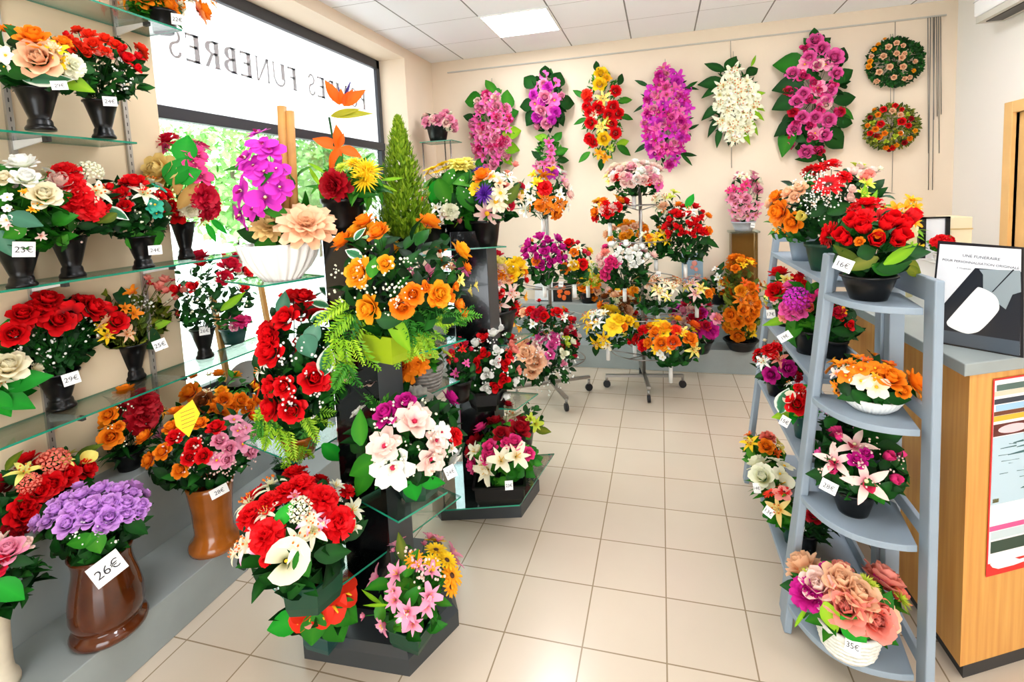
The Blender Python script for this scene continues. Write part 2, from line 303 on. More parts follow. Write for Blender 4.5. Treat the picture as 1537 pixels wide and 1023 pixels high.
# ------------------------------------------------------------------ arrangements
def pot_mesh(mb, kind, h, r, rng):
    if kind == 'cone':      # tall cemetery vase: flared cup on a pinched, stepped foot
        mb.lathe([(r*.42,0),(r*.66,.0),(r*.68,h*.05),(r*.62,h*.1),(r*.56,h*.13),(r*.54,h*.22),(r*.5,h*.26),(r*.46,h*.28),(r*.56,h*.42),(r*.72,h*.66),(r*.92,h*.95),(r*1.0,h*.96),(r*1.0,h),(r*.9,h),(r*.86,h*.9),(r*.5,h*.4)], 26)
    elif kind in ('pot', 'square', 'hex', 'bowl'):
        b = dict(pot=.7, square=.82, hex=.8, bowl=.66)[kind]; seg = dict(pot=26, square=4, hex=6, bowl=28)[kind]; k = 1.2 if kind == 'square' else 1
        prof = [(r*b*k*.9,0),(r*b*k,0),(r*(b+.1)*k,h*.3),(r*.94*k,h*.86),(r*1.0*k,h*.87),(r*1.03*k,h),(r*.93*k,h),(r*.88*k,h*.8),(r*.6*k,h*.6)]
        if kind == 'bowl': prof = [(r*b*.9,0),(r*b,0),(r*b*1.06,h*.1),(r*.88,h*.6),(r*.98,h*.9),(r*1.06,h*.93),(r*1.05,h),(r*.95,h),(r*.85,h*.7),(r*.5,h*.6)]
        mb.lathe(prof, seg, sq=PI/4+rng.uniform(-.3, .3) if seg == 4 else .3, smooth=seg > 8)
    elif kind == 'fluted':  # white bowl with deep vertical pleats
        mb.lathe([(r*.3,0),(r*.46,0),(r*.5,h*.06),(r*.72,h*.3),(r*.9,h*.6),(r*1.0,h*.9),(r*1.02,h),(r*.94,h),(r*.85,h*.7),(r*.4,h*.4)], 96, flute=.13, nfl=22)
    elif kind == 'ribbed':
        mb.lathe([(r*.4,0),(r*.6,0),(r*.82,h*.35),(r*.98,h*.8),(r*1.0,h),(r*.92,h),(r*.8,h*.6),(r*.4,h*.5)], 128, flute=.06, nfl=36)
    elif kind == 'belly':   # glazed urn: wide belly, rolled foot
        mb.lathe([(r*.72,0),(r*.98,0),(r*1.04,h*.03),(r*1.06,h*.07),(r*1.0,h*.11),(r*.9,h*.135),(r*.88,h*.155),(r*.95,h*.19),(r*1.02,h*.29),(r*1.0,h*.44),(r*.91,h*.62),(r*.81,h*.78),(r*.79,h*.88),(r*.84,h*.97),(r*.88,h),(r*.76,h),(r*.7,h*.85)], 40)
    elif kind == 'trunk':   # straight vase on a spreading foot
        mb.lathe([(r*.7,0),(r*1.0,0),(r*1.04,h*.06),(r*.98,h*.12),(r*.8,h*.18),(r*.75,h*.28),(r*.79,h*.6),(r*.9,h*.92),(r*.94,h),(r*.84,h),(r*.78,h*.8)], 36)
    elif kind == 'tube':
        r *= .6; mb.lathe([(r*.8,0),(r,0),(r,h),(r*.8,h),(r*.8,h*.8)], 12)
    elif kind == 'basket':
        mb.lathe([(r*.6,0),(r*.75,0),(r*.95,h*.8),(r*1.02,h*.86),(r*1.02,h),(r*.9,h),(r*.8,h*.6)], 36)
        for i in range(1, 7):
            z = h*i/7.; rr = r*(.75+.25*z/h)
            mb.tube([(rr*(1.03 if k % 2 else 1.0)*math.cos(2*PI*k/36), rr*(1.03 if k % 2 else 1.0)*math.sin(2*PI*k/36), z+.0) for k in range(37)], h*.05, 5)
POTM = dict(black=BLACK, green=mat('green_plastic', '14402C', .4), teal=mat('dark_teal_plastic', '1C4844', .4), lime=mat('lime_ceramic', '9CB81C', .35), white=mat('white_ceramic', 'F4F4F0', .3, coat=.3),
  brown=mat('brown_glaze', '4E2209', .1, coat=.5, noise=(9, .4)), amber=mat('amber_glaze', '9A5418', .15, coat=.4, noise=(7, .3)), stone=mat('beige_stone', 'D8CCB4', .7, noise=(14, .1)), grey=mat('blue_grey_plastic', '8494A4', .45),
  wicker=mat('grey_wicker', '8C8884', .8, noise=(60, .3)), pale=mat('white_wicker', 'F0EEE4', .7, noise=(60, .12)), cream=mat('cream_crinkled_paper', 'EFE4B0', .7, bump=(40, .6)), cardgrey=mat('pale_grey_metal', 'B4BCC4', .4))
NB = [0]
def hit(x, y, C, A, B):
    """where the sight line meets the dome of flowers (an upright ellipsoid); its nearest point when it misses"""
    d = ray(x, y); S = Vector((1/A[0], 1/A[1], 1/B)); o = CAM-C
    os = Vector((o[i]*S[i] for i in range(3))); ds = Vector((d[i]*S[i] for i in range(3)))
    a, b, c = ds.dot(ds), os.dot(ds), os.dot(os)-1; D = b*b-a*c
    t = (-b-math.sqrt(D))/a if D > 0 else -b/a
    P = CAM+d*t; v = P-C; N = Vector((v.x*S.x**2, v.y*S.y**2, v.z*S.z**2)); return P, N.normalized()
def arr(name, label, cat, base, pot, box, leaf_, blooms, group=None, tagp=None, big=(), filler=None, flat=0, back=True, dz=0., up=.3, stem=True, nofol=False, wire=None):
    """one flower arrangement: vessel, foliage and every bloom a child of an Empty at its foot.
    base (x, y, axis, value); pot (kind, y of rim, half width of rim, colour); box = extent of the flowers; sizes in photo pixels at that depth"""
    NB[0] += 1; rng = random.Random(NB[0]*17+5)
    if base[2] == 'P': B0 = at(base[0], base[1], *base[3][:2]); B0.z = base[3][2]
    elif base[2] == 'B': B0 = at(base[0], base[1], 'Y', base[3][0]); B0.z = base[3][1]
    else: B0 = at(*base)
    zc = depth(B0); k = zc/FPX
    root = thing(name, label, cat, B0, group)
    mouth = Vector((0, 0, 0))
    if pot:
        kind, ty, hw, pc = pot; h = max(.02, (base[1]-ty)*k); mb = MB(); pot_mesh(mb, kind, h, hw*k, rng)
        mb.build({'cone':'vase','belly':'vase','trunk':'vase','basket':'basket','fluted':'bowl','ribbed':'bowl','bowl':'bowl','tube':'holder'}.get(kind, 'pot'), POTM[pc], root)
        mouth = Vector((0, 0, h*.92))
    x0, y0, x1, y1 = box; zb = zc+dz; kb = zb/FPX; C = at((x0+x1)/2, (y0+y1)/2, 'D', zb); a = (x1-x0)/2*kb*.92; b = (y1-y0)/2*kb*.92
    A = (a, flat) if flat else (a, min(a, max(b, .1)*1.25, .24))
    lim = C.x-XL-.015 if C.y < YW0 and C.x < -2.3 else 9
    if not flat: A = (max(.05, min(A[0], lim)), min(A[1], YB-.02-C.y))
    Cl = C-B0
    if flat: mouth = Cl+Vector((0, .02, 0))
    view = (CAM-C).normalized()
    # foliage, with the stems
    fol = MB(); fk, fn, fs, fc = leaf_
    items = []                                             # (P, N, r, kind, colour)
    for spec in blooms:
        if isinstance(spec[2], list):
            for q in spec[2]:
                x, y, r = q[:3]; P, N = hit(x, y, C, A, b); c = rng.choice(spec[1].split('|')); items.append((P, N, r*k*(.9 if flat else 1)*(.86 if spec[0] == 'rose' and r < 15 else 1.22 if spec[0] == 'orchid' else 1), spec[0], c))
        else:
            kind, cs, n, r = spec[:4]; bx = spec[4] if len(spec) > 4 else box; pts = []
            for _ in range(n):
                best = None
                for t in range(12):
                    u, v = rng.uniform(-1, 1), rng.uniform(-1, 1)
                    if u*u+v*v > 1: continue
                    p = ((bx[0]+bx[2])/2+u*(bx[2]-bx[0])/2*.93, (bx[1]+bx[3])/2+v*(bx[3]-bx[1])/2*.93); dd = min([math.hypot(p[0]-q[0], p[1]-q[1]) for q in pts] or [1e9])
                    if best is None or dd > best[0]: best = (dd, p)
                if best is None: continue
                pts.append(best[1]); P, N = hit(*best[1], C, A, b); items.append((P, N, r*rng.uniform(.85, 1.12)*k, kind, rng.choice(cs.split('|'))))
    nvis = len(items)
    if back and not flat and nvis:
        for _ in range(max(2, int(nvis*.45))):
            src = items[rng.randrange(nvis)]
            if src[3] in ('calla', 'anthur', 'cluster'): continue
            for t in range(20):
                th, el = rng.uniform(0, 2*PI), rng.uniform(.05, 1.2); d = Vector((math.cos(th)*math.cos(el), math.sin(th)*math.cos(el), math.sin(el)))
                if d.dot(view) < .12: break
            else: continue
            items.append((C+Vector((d.x*A[0], d.y*A[1], d.z*b)), Vector((d.x/A[0], d.y/A[1], d.z/b)).normalized(), src[2], src[3], src[4]))
    for P, N, r, kind, c in items:
        if lim < 9: P = Vector((max(P.x, XL+.02+r*.8), P.y, P.z))
        if P.y > YB-r*.6-.01: P = Vector((P.x, YB-r*.6-.01, P.z))
        nn = (N+ZUP*(0 if flat else up)+(view*.35 if flat else Vector((0,0,0)))).normalized(); nn = (nn+Vector([rng.uniform(-.18, .18) for _ in range(3)])).normalized()
        q = nn.to_track_quat('Z', 'Y') @ Quaternion((0, 0, 1), rng.uniform(0, 2*PI))
        if kind in ('orchid', 'cymbid', 'anthur', 'calla'):   # these hang one way up
            X = ZUP.cross(nn); X = X.normalized() if X.length > .05 else Vector((1, 0, 0)); Y = nn.cross(X); q = Matrix((X, Y, nn)).transposed().to_quaternion() @ Quaternion((0, 0, 1), rng.uniform(-.35, .35)+(PI/2 if kind == 'anthur' else 0))
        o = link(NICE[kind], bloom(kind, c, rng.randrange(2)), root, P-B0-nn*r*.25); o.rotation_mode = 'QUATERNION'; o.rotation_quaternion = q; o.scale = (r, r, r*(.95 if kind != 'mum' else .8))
        if stem and not nofol:
            e = P-B0-nn*r*.3; m = mouth+Vector((rng.uniform(-.01, .01), rng.uniform(-.01, .01), -.01)); fol.tube([m, m.lerp(e, .55)+Vector((0, 0, .12*(e-m).length)), e], .0018, 3, 0, .35)
    for i in range(0 if nofol else int(fn*(2.4 if flat and fn < 150 else 1.5))):
        th = rng.uniform(0, 2*PI); el = math.asin(rng.uniform(-.75, .95))
        d = Vector((math.cos(th)*math.cos(el), math.sin(th)*math.cos(el), math.sin(el))); S = Cl+Vector((d.x*A[0], d.y*A[1], d.z*b)); f = rng.uniform(.45, .98)
        if flat:
            if i % 2: d = Vector((math.cos(th), 0, math.sin(th)*1.2)).normalized(); S = Cl+Vector((d.x*A[0], 0, d.z*b)); f = rng.uniform(.7, 1.02)
            else: th = rng.uniform(0, 2*PI); rr = math.sqrt(rng.random())*.95; f = 1; S = Cl+Vector((rr*math.cos(th)*A[0], -A[1]*math.sqrt(1-rr*rr), rr*math.sin(th)*b)); d = (S-Cl).normalized()
        p = mouth.lerp(S, f) if not flat else Cl.lerp(S, f); dn = (S-mouth).normalized() if not flat else d
        dn = (dn*.8+Vector([rng.uniform(-.7, .7), rng.uniform(-.7, .7), rng.uniform(-.5, .5)])).normalized(); nv = (d*.6+ZUP*.7+view*.25 if not flat else view+ZUP*.3)+Vector([rng.uniform(-.4, .4) for _ in range(3)])
        if flat: p = p+Vector((0, .01, 0))
        L = fs*rng.uniform(.7, 1.25)*(.72 if flat and fn < 150 else 1); tv = min(1, max(0, rng.gauss(.38, .26)))
        p = p-dn*L*.55
        if flat and not i % 2: p = p+Vector((0, .012, 0))
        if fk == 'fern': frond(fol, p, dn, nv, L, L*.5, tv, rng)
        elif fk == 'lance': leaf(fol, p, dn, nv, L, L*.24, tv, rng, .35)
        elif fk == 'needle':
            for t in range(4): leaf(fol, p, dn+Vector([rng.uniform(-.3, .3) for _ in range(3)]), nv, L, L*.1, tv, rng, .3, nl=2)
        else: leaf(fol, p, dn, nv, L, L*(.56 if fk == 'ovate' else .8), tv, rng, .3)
    if lim < 9: fol.V = [(max(v[0], XL+.006-B0.x), v[1], v[2]) for v in fol.V]
    fol.V = [(v[0], min(v[1], YB-.004-B0.y), v[2]) for v in fol.V]
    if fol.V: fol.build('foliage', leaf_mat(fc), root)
    # large single leaves where the photo shows them: (x, y of the leaf's middle, length, direction, colour[, width])
    for q in big:
        x, y, L, ang, c = q[:5]; w = q[5] if len(q) > 5 else .5; P, N = hit(x, y, C, A, b); an = math.radians(ang); X = R0
        dv = X*math.cos(an)+ZUP*math.sin(an); m = MB(); nn = (N*.6+view*.8+ZUP*.2).normalized(); dv = (dv-nn*dv.dot(nn)*.6).normalized()
        if c == 'fern':
            for t in range(6):
                sd = dv.cross(nn); e = (dv+sd*rng.uniform(-.7, .7)+nn*rng.uniform(-.3, .5)).normalized(); l = L*k*rng.uniform(.5, .85); frond(m, P-B0-dv*L*k*.45+sd*rng.uniform(-.2, .2)*L*k, e, nn, l, l*.42, rng.uniform(.1, .8), rng, 11)
            m.build('fern_spray', leaf_mat(rng.choice(('lime', 'mid', 'lime'))), root); continue
        leaf(m, P-B0-dv*L*k*.5+view*.008, dv, nn, L*k, L*k*w, rng.uniform(.25, .6), rng, .18, .12, c == 'varieg', 6)
        m.build('leaf', leaf_mat(c), root)
    if filler:       # sprigs of tiny filler blossom: nobody could count them
        fkind, c, n, rpx = filler[:4]; bx = filler[4] if len(filler) > 4 else box; m = MB()
        for i in range(n):
            for t in range(9):
                u, v = rng.uniform(-1, 1), rng.uniform(-1, 1)
                if u*u+v*v < 1: break
            P, N = hit((bx[0]+bx[2])/2+u*(bx[2]-bx[0])/2, (bx[1]+bx[3])/2+v*(bx[3]-bx[1])/2, C, A, b); P = P-B0+N*rng.uniform(-.005, .018)
            for j in range(3):
                ball(m, rpx*k*rng.uniform(.4, .85), P+Vector([rng.uniform(-1, 1)*rpx*k*2.4 for _ in range(3)]), 0, 5, 3)
        o = m.build('baby_breath', ramp_mat('petal_'+c+'_full', [(0, PAL[c][0]), (.3, PAL[c][1]), (1, PAL[c][1])]), root); o['kind'] = 'stuff'
    if tagp:
        x, y, st = tagp[:3]; w = tagp[3] if len(tagp) > 3 else 17; hh = tagp[4] if len(tagp) > 4 else w*1.05; rot = tagp[5] if len(tagp) > 5 else rng.uniform(-12, 12)
        rad = (pot[2]*k if pot else a); tagz = zc-max(rad, .02)*1.02-.012
        if y < (pot[1] if pot else 0)+2: tagz = min(tagz, depth(hit(x, y, C, A, b)[0])-.015)
        P = at(x, y, 'D', tagz); n = (CAM-P); n.z *= .6; n.normalize(); X = ZUP.cross(n).normalized(); Y = n.cross(X); an = math.radians(rot); X, Y = X*math.cos(an)+Y*math.sin(an), Y*math.cos(an)-X*math.sin(an)
        kt = tagz/FPX; M = Matrix((X, Y, n)).transposed().to_4x4(); M.translation = P-B0; m = MB(); m.box((-w/2*kt, -hh/2*kt, -.0008), (w/2*kt, hh/2*kt, .0008), 0, M)
        put_text(m, st, P-B0+n*.0014, X, Y, hh*kt*.42, 1, w*kt*.8); m.build('price_tag', [CARD, INK], root)
    if wire:
        m = MB(); m.tube([Cl+Vector((0, A[1]*.5, b*.8)), Vector((Cl.x, 5.755-B0.y, wire-B0.z))], .0022, 5); m.build('hanging_wire', mat('wire', '8C8A86', .4, .8), root)
    return root
# ------------------------------------------------------------------ the room
XL, XR, YB, H, YF, XW = -2.644, 2.70, 5.77, 3.497, -1.6, -2.95
def grid_mat(key, base, line, tx, ox, wx, ty, oy, wy, rough, line2=None, noise=.04, bump=0):
    m = bpy.data.materials.new(key); m.use_nodes = True; nt = m.node_tree; L = nt.links; b = nt.nodes['Principled BSDF']; N = nt.nodes.new
    tc = N('ShaderNodeTexCoord'); sx = N('ShaderNodeSeparateXYZ'); L.new(tc.outputs['Object'], sx.inputs[0])
    def M(op, a, c):
        n = N('ShaderNodeMath'); n.operation = op
        for i, v in enumerate((a, c)):
            if isinstance(v, (int, float)): n.inputs[i].default_value = v
            elif v is not None: L.new(v, n.inputs[i])
        return n.outputs[0]
    def lines(s, t, o, w): f = M('FRACT', M('DIVIDE', M('SUBTRACT', s, o), t), None); d = M('MINIMUM', f, M('SUBTRACT', 1., f)); return M('LESS_THAN', d, w/t/2)
    def cell(s, t, o): return M('FLOOR', M('DIVIDE', M('SUBTRACT', s, o), t), None)
    lx, ly = lines(sx.outputs[0], tx, ox, wx), lines(sx.outputs[1], ty, oy, wy)
    cv = N('ShaderNodeCombineXYZ'); L.new(cell(sx.outputs[0], tx, ox), cv.inputs[0]); L.new(cell(sx.outputs[1], ty, oy), cv.inputs[1]); wn = N('ShaderNodeTexWhiteNoise'); wn.noise_dimensions = '2D'; L.new(cv.outputs[0], wn.inputs['Vector'])
    nz = N('ShaderNodeTexNoise'); nz.inputs['Scale'].default_value = 6; nz.inputs['Detail'].default_value = 6; L.new(tc.outputs['Object'], nz.inputs['Vector'])
    f = M('ADD', M('MULTIPLY', wn.outputs['Value'], .5), M('MULTIPLY', nz.outputs['Fac'], .5)); c = lin(base)
    r = N('ShaderNodeValToRGB'); r.color_ramp.elements[0].color = [v*(1-noise*1.5) for v in c[:3]]+[1]; r.color_ramp.elements[1].color = [min(1, v*(1+noise)) for v in c[:3]]+[1]; L.new(f, r.inputs[0])
    x1 = N('ShaderNodeMix'); x1.data_type = 'RGBA'; L.new(ly, x1.inputs[0]); L.new(r.outputs[0], x1.inputs[6]); x1.inputs[7].default_value = lin(line2 or line)
    x2 = N('ShaderNodeMix'); x2.data_type = 'RGBA'; L.new(lx, x2.inputs[0]); L.new(x1.outputs[2], x2.inputs[6]); x2.inputs[7].default_value = lin(line)
    L.new(x2.outputs[2], b.inputs['Base Color']); b.inputs['Roughness'].default_value = rough
    bp = N('ShaderNodeBump'); bp.inputs['Strength'].default_value = .4; bp.inputs['Distance'].default_value = .002; bp.invert = True; L.new(M('MAXIMUM', lx, ly), bp.inputs['Height']); L.new(bp.outputs[0], b.inputs['Normal']); return m
FLOOR = grid_mat('floor_tiles', 'D0C1AD', '94826A', 1/3, -.0121, .006, 1/3, 2.5528, .006, .2)
CEIL = grid_mat('ceiling_tiles', 'FAFBFF', '8A8886', .65, -2.228, .014, .65, 5.158-6.5, .007, .8, 'B4B2B0', .015)
WALLM = mat('cream_paint', 'ECDAC3', .75, noise=(3, .02)); WALLW = mat('white_paint', 'F4EEE6', .7); GREYP = mat('grey_laminate', '969E9C', .4, noise=(5, .06)); PANEL = mat('beige_back_panel', 'E6D2B0', .6, noise=(4, .03))
FRAME = mat('anthracite_frame', '34363C', .4)
def wbox(name, a, b, m, parent=None, bevel=0): return MB().box(a, b).build(name, m, parent, None, bevel)
struct(wbox('floor', (-3.2, YF, -.1), (XR+.1, YB+.1, 0), FLOOR)); struct(wbox('ceiling', (XL-.05, YF, H), (XR+.1, YB+.1, H+.1), CEIL))
struct(wbox('wall_back', (XL-.4, YB, 0), (XR+.1, YB+.1, H), WALLM))
YD0, YD1 = 3.95, 4.90          # door opening in the right wall
m = MB(); m.box((XR, YF, 0), (XR+.1, YD0, H)); m.box((XR, YD1, 0), (XR+.1, YB, H)); m.box((XR, YD0, 2.33), (XR+.1, YD1, H)); struct(m.build('wall_right', WALLW))
m = MB(); m.box((XL-.4, YF-.12, 0), (-1.2, YF, H)); m.box((1.25, YF-.12, 0), (XR+.1, YF, H)); m.box((-1.2, YF-.12, 2.3), (1.25, YF, H)); struct(m.build('wall_front_added', WALLM))  # unseen wall, added to narrow the daylight coming in behind the camera
# left wall: back panel behind the shelves, far pillar, lintel over the window and low wall under it
YP, YW0, ZS, ZT = 5.09, 2.20, .62, 3.39
m = MB(); m.box((XL-.4, YF, 0), (XL, YW0, H)); m.box((XL-.4, YP, 0), (XL, YB, H)); m.box((XL-.4, YW0, ZT), (XL, YP, H)); m.box((XL-.4, YW0, 0), (XL, YP, ZS)); struct(m.build('wall_left', [PANEL]))
for p in range(len(m.F)): pass
ob = bpy.data.objects['wall_left']; ob.data.materials.append(WALLM)
for p in ob.data.polygons: p.material_index = 0 if p.index < 6 else 1
# window: dark frame, transom, frosted sign pane above, clear pane below
win = thing('window_1', '', '', (0, 0, 0)); del win['label']; del win['category']; struct(win)
m = MB(); f = .075
for a, b in (((XW-.06, YW0, ZT-f-.02), (XW, YP, ZT)), ((XW-.06, YP-f+.01, ZS), (XW, YP, ZT)), ((XW-.06, YW0, ZS), (XW, YW0+f, ZT)), ((XW-.06, YW0, ZS), (XW, YP, ZS+.06)), ((XW-.06, YW0, 2.42), (XW+.01, YP, 2.50))): m.box(a, b)
struct(m.build('window_frame', FRAME, win, None, .006))
FROST = bpy.data.materials.new('frosted_film'); FROST.use_nodes = True; nt = FROST.node_tree; nt.nodes.remove(nt.nodes['Principled BSDF'])
t1 = nt.nodes.new('ShaderNodeBsdfTranslucent'); t1.inputs[0].default_value = (.75, .75, .75, 1); t2 = nt.nodes.new('ShaderNodeBsdfTransparent'); t2.inputs[0].default_value = (.5, .5, .5, 1); t3 = nt.nodes.new('ShaderNodeMixShader'); t3.inputs[0].default_value = .45
nt.links.new(t1.outputs[0], t3.inputs[1]); nt.links.new(t2.outputs[0], t3.inputs[2]); nt.links.new(t3.outputs[0], nt.nodes['Material Output'].inputs['Surface'])
struct(wbox('frosted_pane', (XW-.04, YW0+.06, 2.49), (XW-.034, YP-.05, ZT-.08), FROST, win)); struct(wbox('clear_pane', (XW-.04, YW0+.06, ZS+.05), (XW-.034, YP-.05, 2.43), GLASS, win))
m = MB(); m.box((XW, YW0, ZS-.02), (XL+.2, YP, ZS)); struct(m.build('window_sill', GREYP, win))
# shop lettering on the pane, read from the street, so mirrored from in here
def letter(ch, mb, P, X, Y, h):
    """one roman capital from thick and thin strokes with serifs; width returned"""
    T, t, w = .22, .09, dict(P=.62, O=.82, M=.98, E=.62, S=.56, F=.6, U=.8, N=.84, B=.66, R=.72).get(ch, .4)
    def q(*pts): mb.add([P+X*(x*h)+Y*(y*h) for x, y in pts], [tuple(range(len(pts)))])
    def v(x, th, y0=0, y1=1, s0=True, s1=True):
        q((x, y0), (x+th, y0), (x+th, y1), (x, y1))
        for y, s, on_ in ((y0, 1, s0), (y1, -1, s1)):
            if on_: q((x-.07, y), (x+th+.07, y), (x+th+.07, y+.035*s), (x-.07, y+.035*s))
    def hz(y, x0, x1, th=t, ser=0):
        q((x0, y), (x1, y), (x1, y+th), (x0, y+th))
        if ser: q((x1-.05, y+(-.0 if ser > 0 else -.12)), (x1, y+(-.0 if ser > 0 else -.12)), (x1, y+(.17 if ser > 0 else t)), (x1-.05, y+(.05)))
    def arc(cx, cy, rx, ry, a0, a1, thk=T, thn=t, n=12):
        for i in range(n):
            pts = []
            for a, io in ((a0+(a1-a0)*i/n, 0), (a0+(a1-a0)*(i+1)/n, 0), (a0+(a1-a0)*(i+1)/n, 1), (a0+(a1-a0)*i/n, 1)):
                c, s_ = math.cos(math.radians(a)), math.sin(math.radians(a)); k = abs(c); d = (thn+(thk-thn)*k)*io; pts.append((cx+(rx-d)*c, cy+(ry-(thn if io else 0))*s_))
            q(*pts)
    if ch in 'EF':
        v(.07, T); hz(1-t, .1, w, t, -1); hz(.5, .15, w*.78, t)
        if ch == 'E': hz(0, .1, w+.03, t, 1)
    elif ch in 'PRB':
        v(.07, T); arc(.3, .74, w-.32, .26, -90, 90); hz(1-t, .15, .32); hz(.48, .15, .32)
        if ch == 'B': arc(.3, .26, w-.26, .26, -90, 90); hz(0, .15, .32)
        if ch == 'R': q((.32, .5), (.46, .5), (w+.02, 0), (w-.14, 0))
    elif ch == 'O': arc(w/2, .5, w/2-.03, .52, 0, 360, n=24)
    elif ch == 'S': arc(w/2, .745, w/2-.04, .265, 10, 270, .11); arc(w/2, .265, w/2-.03, .285, -170, 90, .11)
    elif ch == 'U': v(.05, T, .3, 1, False); v(w-.12, t, .3, 1, False); arc(w/2-.02, .32, w/2-.05, .34, 180, 360, .1)
    elif ch == 'N': v(.07, t); v(w-.14, t, 0, 1, False); q((.05, 1), (.2, 1), (w-.09, 0), (w-.16, 0))
    elif ch == 'M': v(.06, t); v(w-.2, T); q((.06, 1), (.2, 1), (w/2, .1), (w/2-.08, 0)); q((w/2-.06, 0), (w/2, .1), (w-.1, 1), (w-.18, 1))
    return w+.16
pa, pb = at(549, 153, 'X', XW-.03), at(246, 72, 'X', XW-.03); zl = at(320, 102, 'X', XW-.03).z; hl = at(320, 62, 'X', XW-.03).z-zl
LETM = mat('grey_vinyl_letters', 'B0B0B6', .6); msg = 'POMPES FUNEBRES'
ws = [letter(c, MB(), Vector((0,0,0)), Vector((0,1,0)), ZUP, hl) if c != ' ' else .6 for c in msg]; kx = (pa.y-pb.y)/(sum(ws)*hl); y = pa.y
for c, w in zip(msg, ws):
    if c != ' ':
        m = MB(); letter(c, m, Vector((XW-.03, y, zl)), Vector((0, -kx, 0)), ZUP, hl); struct(m.build('window_letter', LETM, win))
    y -= w*hl*kx
# grey two-step plinths along the left and back walls
def plinth(name, boxes): m = MB(); [m.box(*b) for b in boxes]; return struct(m.build(name, GREYP, None, None, .004))
PZ, BZ = .2, .6
plinth('trim_1', [((-2.43, YF, 0), (-2.08, YB, PZ)), ((XL, YF, 0), (-2.43, YB, BZ))])
plinth('trim_2', [((-2.08, 5.235, 0), (.9, 5.53, .24)), ((-2.43, 5.53, 0), (XR, YB, .62))])
# door in the right wall, light wood
OAK = mat('light_oak', 'EDBE7C', .45, noise=(3, .08)); dr = thing('door_1', '', '', (0, 0, 0)); del dr['label']; del dr['category']; struct(dr)
m = MB(); m.box((XR-.03, YD1, 0), (XR+.1, YD1+.1, 2.42)); m.box((XR-.03, YD0-.1, 0), (XR+.1, YD0, 2.42)); m.box((XR-.03, YD0, 2.33), (XR+.1, YD1, 2.42)); struct(m.build('door_frame', OAK, dr, None, .004))
struct(wbox('door_leaf', (XR+.02, YD0, 0), (XR+.06, YD1, 2.33), OAK, dr)); m = MB(); m.tube([(XR+.02, YD0+.1, 1.05), (XR-.04, YD0+.1, 1.05), (XR-.05, YD0+.24, 1.05)], .01, 8); struct(m.build('door_handle', CHROME, dr))
# ceiling lamps: the square in view, and unseen ones added to brighten room and right wall
LAMP = emit_mat('lamp_diffuser', 'F8FAFF', 14.)
def lamp(i, j, label):
    x, y = -1.578+.65*i, 4.507-.65*j; t = thing('ceiling_light', label, 'ceiling light', (x+.325, y+.325, H), 'square ceiling light panels')
    m = MB()
    for a, b in (((-.325,-.325,-.012),(.325,-.305,0)), ((-.325,.305,-.012),(.325,.325,0)), ((-.325,-.305,-.012),(-.305,.305,0)), ((.305,-.305,-.012),(.325,.305,0))): m.box(a, b)
    m.build('frame', WHITE, t); MB().box((-.305,-.305,-.009),(.305,.305,-.001)).build('diffuser', LAMP, t)
lamp(0, 0, 'lit square light panel set in the white tiled ceiling near the back wall')
for i, j in ((4, 1), (0, 3), (4, 4), (0, 6), (4, 7)): lamp(i, j, 'added square light panel out of view in the ceiling, brightening the room')
# air conditioner on the right wall
ac = thing('air_conditioner', 'white wall air conditioner high on the right wall', 'air conditioner', (XR, 4.6, 3.08)); M_ = MB().box((-.21, -.5, .05), (0, .5, .33)).build('casing', WHITE, ac, None, .02)
MB().box((-.2, -.48, 0), (-.01, .48, .05)).build('air_outlet', mat('outlet_grey', 'C8C4B8', .5), ac); MB().box((-.212, -.5, .17), (-.208, .5, .175)).build('seam', mat('seam', 'C0C0C0', .5), ac)
MB().box((-.16, -.42, -.006), (-.05, .42, 0)).build('louvre', mat('louvre_dark', '38342C', .5), ac)
# ------------------------------------------------------------------ street outside
struct(wbox('ground_street', (-40, -12, -.25), (XL-.42, 30, -.15), mat('pale_paving', 'E4E4E0', .8, noise=(1, .05))))
def tree(x, y, h, r, seed, label):
    rng = random.Random(seed); t = thing('street_tree', label, 'tree', (x, y, -.15), 'trees across the street'); m = MB(); m.tube([(0,0,0),(.1,0,h*.4),(0,.1,h*.7)], [.14,.11,.06], 8); m.build('trunk', mat('bark', '6A5848', .9), t)
    m = MB()
    for i in range(1500):
        d = Vector([rng.gauss(0, 1) for _ in range(3)]).normalized(); f = rng.uniform(.55, 1)*(1+.22*math.sin(d.x*5+seed)*math.cos(d.z*4)); p = Vector((d.x*r*f, d.y*r*f, h*.64+d.z*r*1.05*f)); leaf(m, p, d+Vector([rng.uniform(-1, 1) for _ in range(3)]), d+ZUP*.5, .3, .2, rng.random(), rng, nl=2)
    m.build('crown', leaf_mat('tree'), t)
tree(-12.5, 12.5, 4.6, 1.8, 3, 'round green tree across the street, seen in the middle of the window'); tree(-13, 17.2, 5.0, 1.8, 5, 'leafy green tree across the street, seen at the far end of the window'); tree(-17.5, 14.2, 5.4, 1.7, 8, 'green tree across the street, farther back on the left'); tree(-15, 21.8, 5.2, 1.8, 9, 'farthest green tree across the street behind the cypress')
lp = thing('street_lamp', 'thin pale lamp post on the pavement outside the window', 'lamp post', (-9.5, 7.7, -.15)); m = MB(); m.tube([(0,0,0),(0,0,4.2)], [.06,.04], 10); m.build('post', mat('pale_post', 'C8CCD4', .4), lp); m = MB(); m.lathe([(.05,4.2),(.16,4.3),(.18,4.55),(.02,4.7)], 12); m.build('lantern', WHITE, lp)
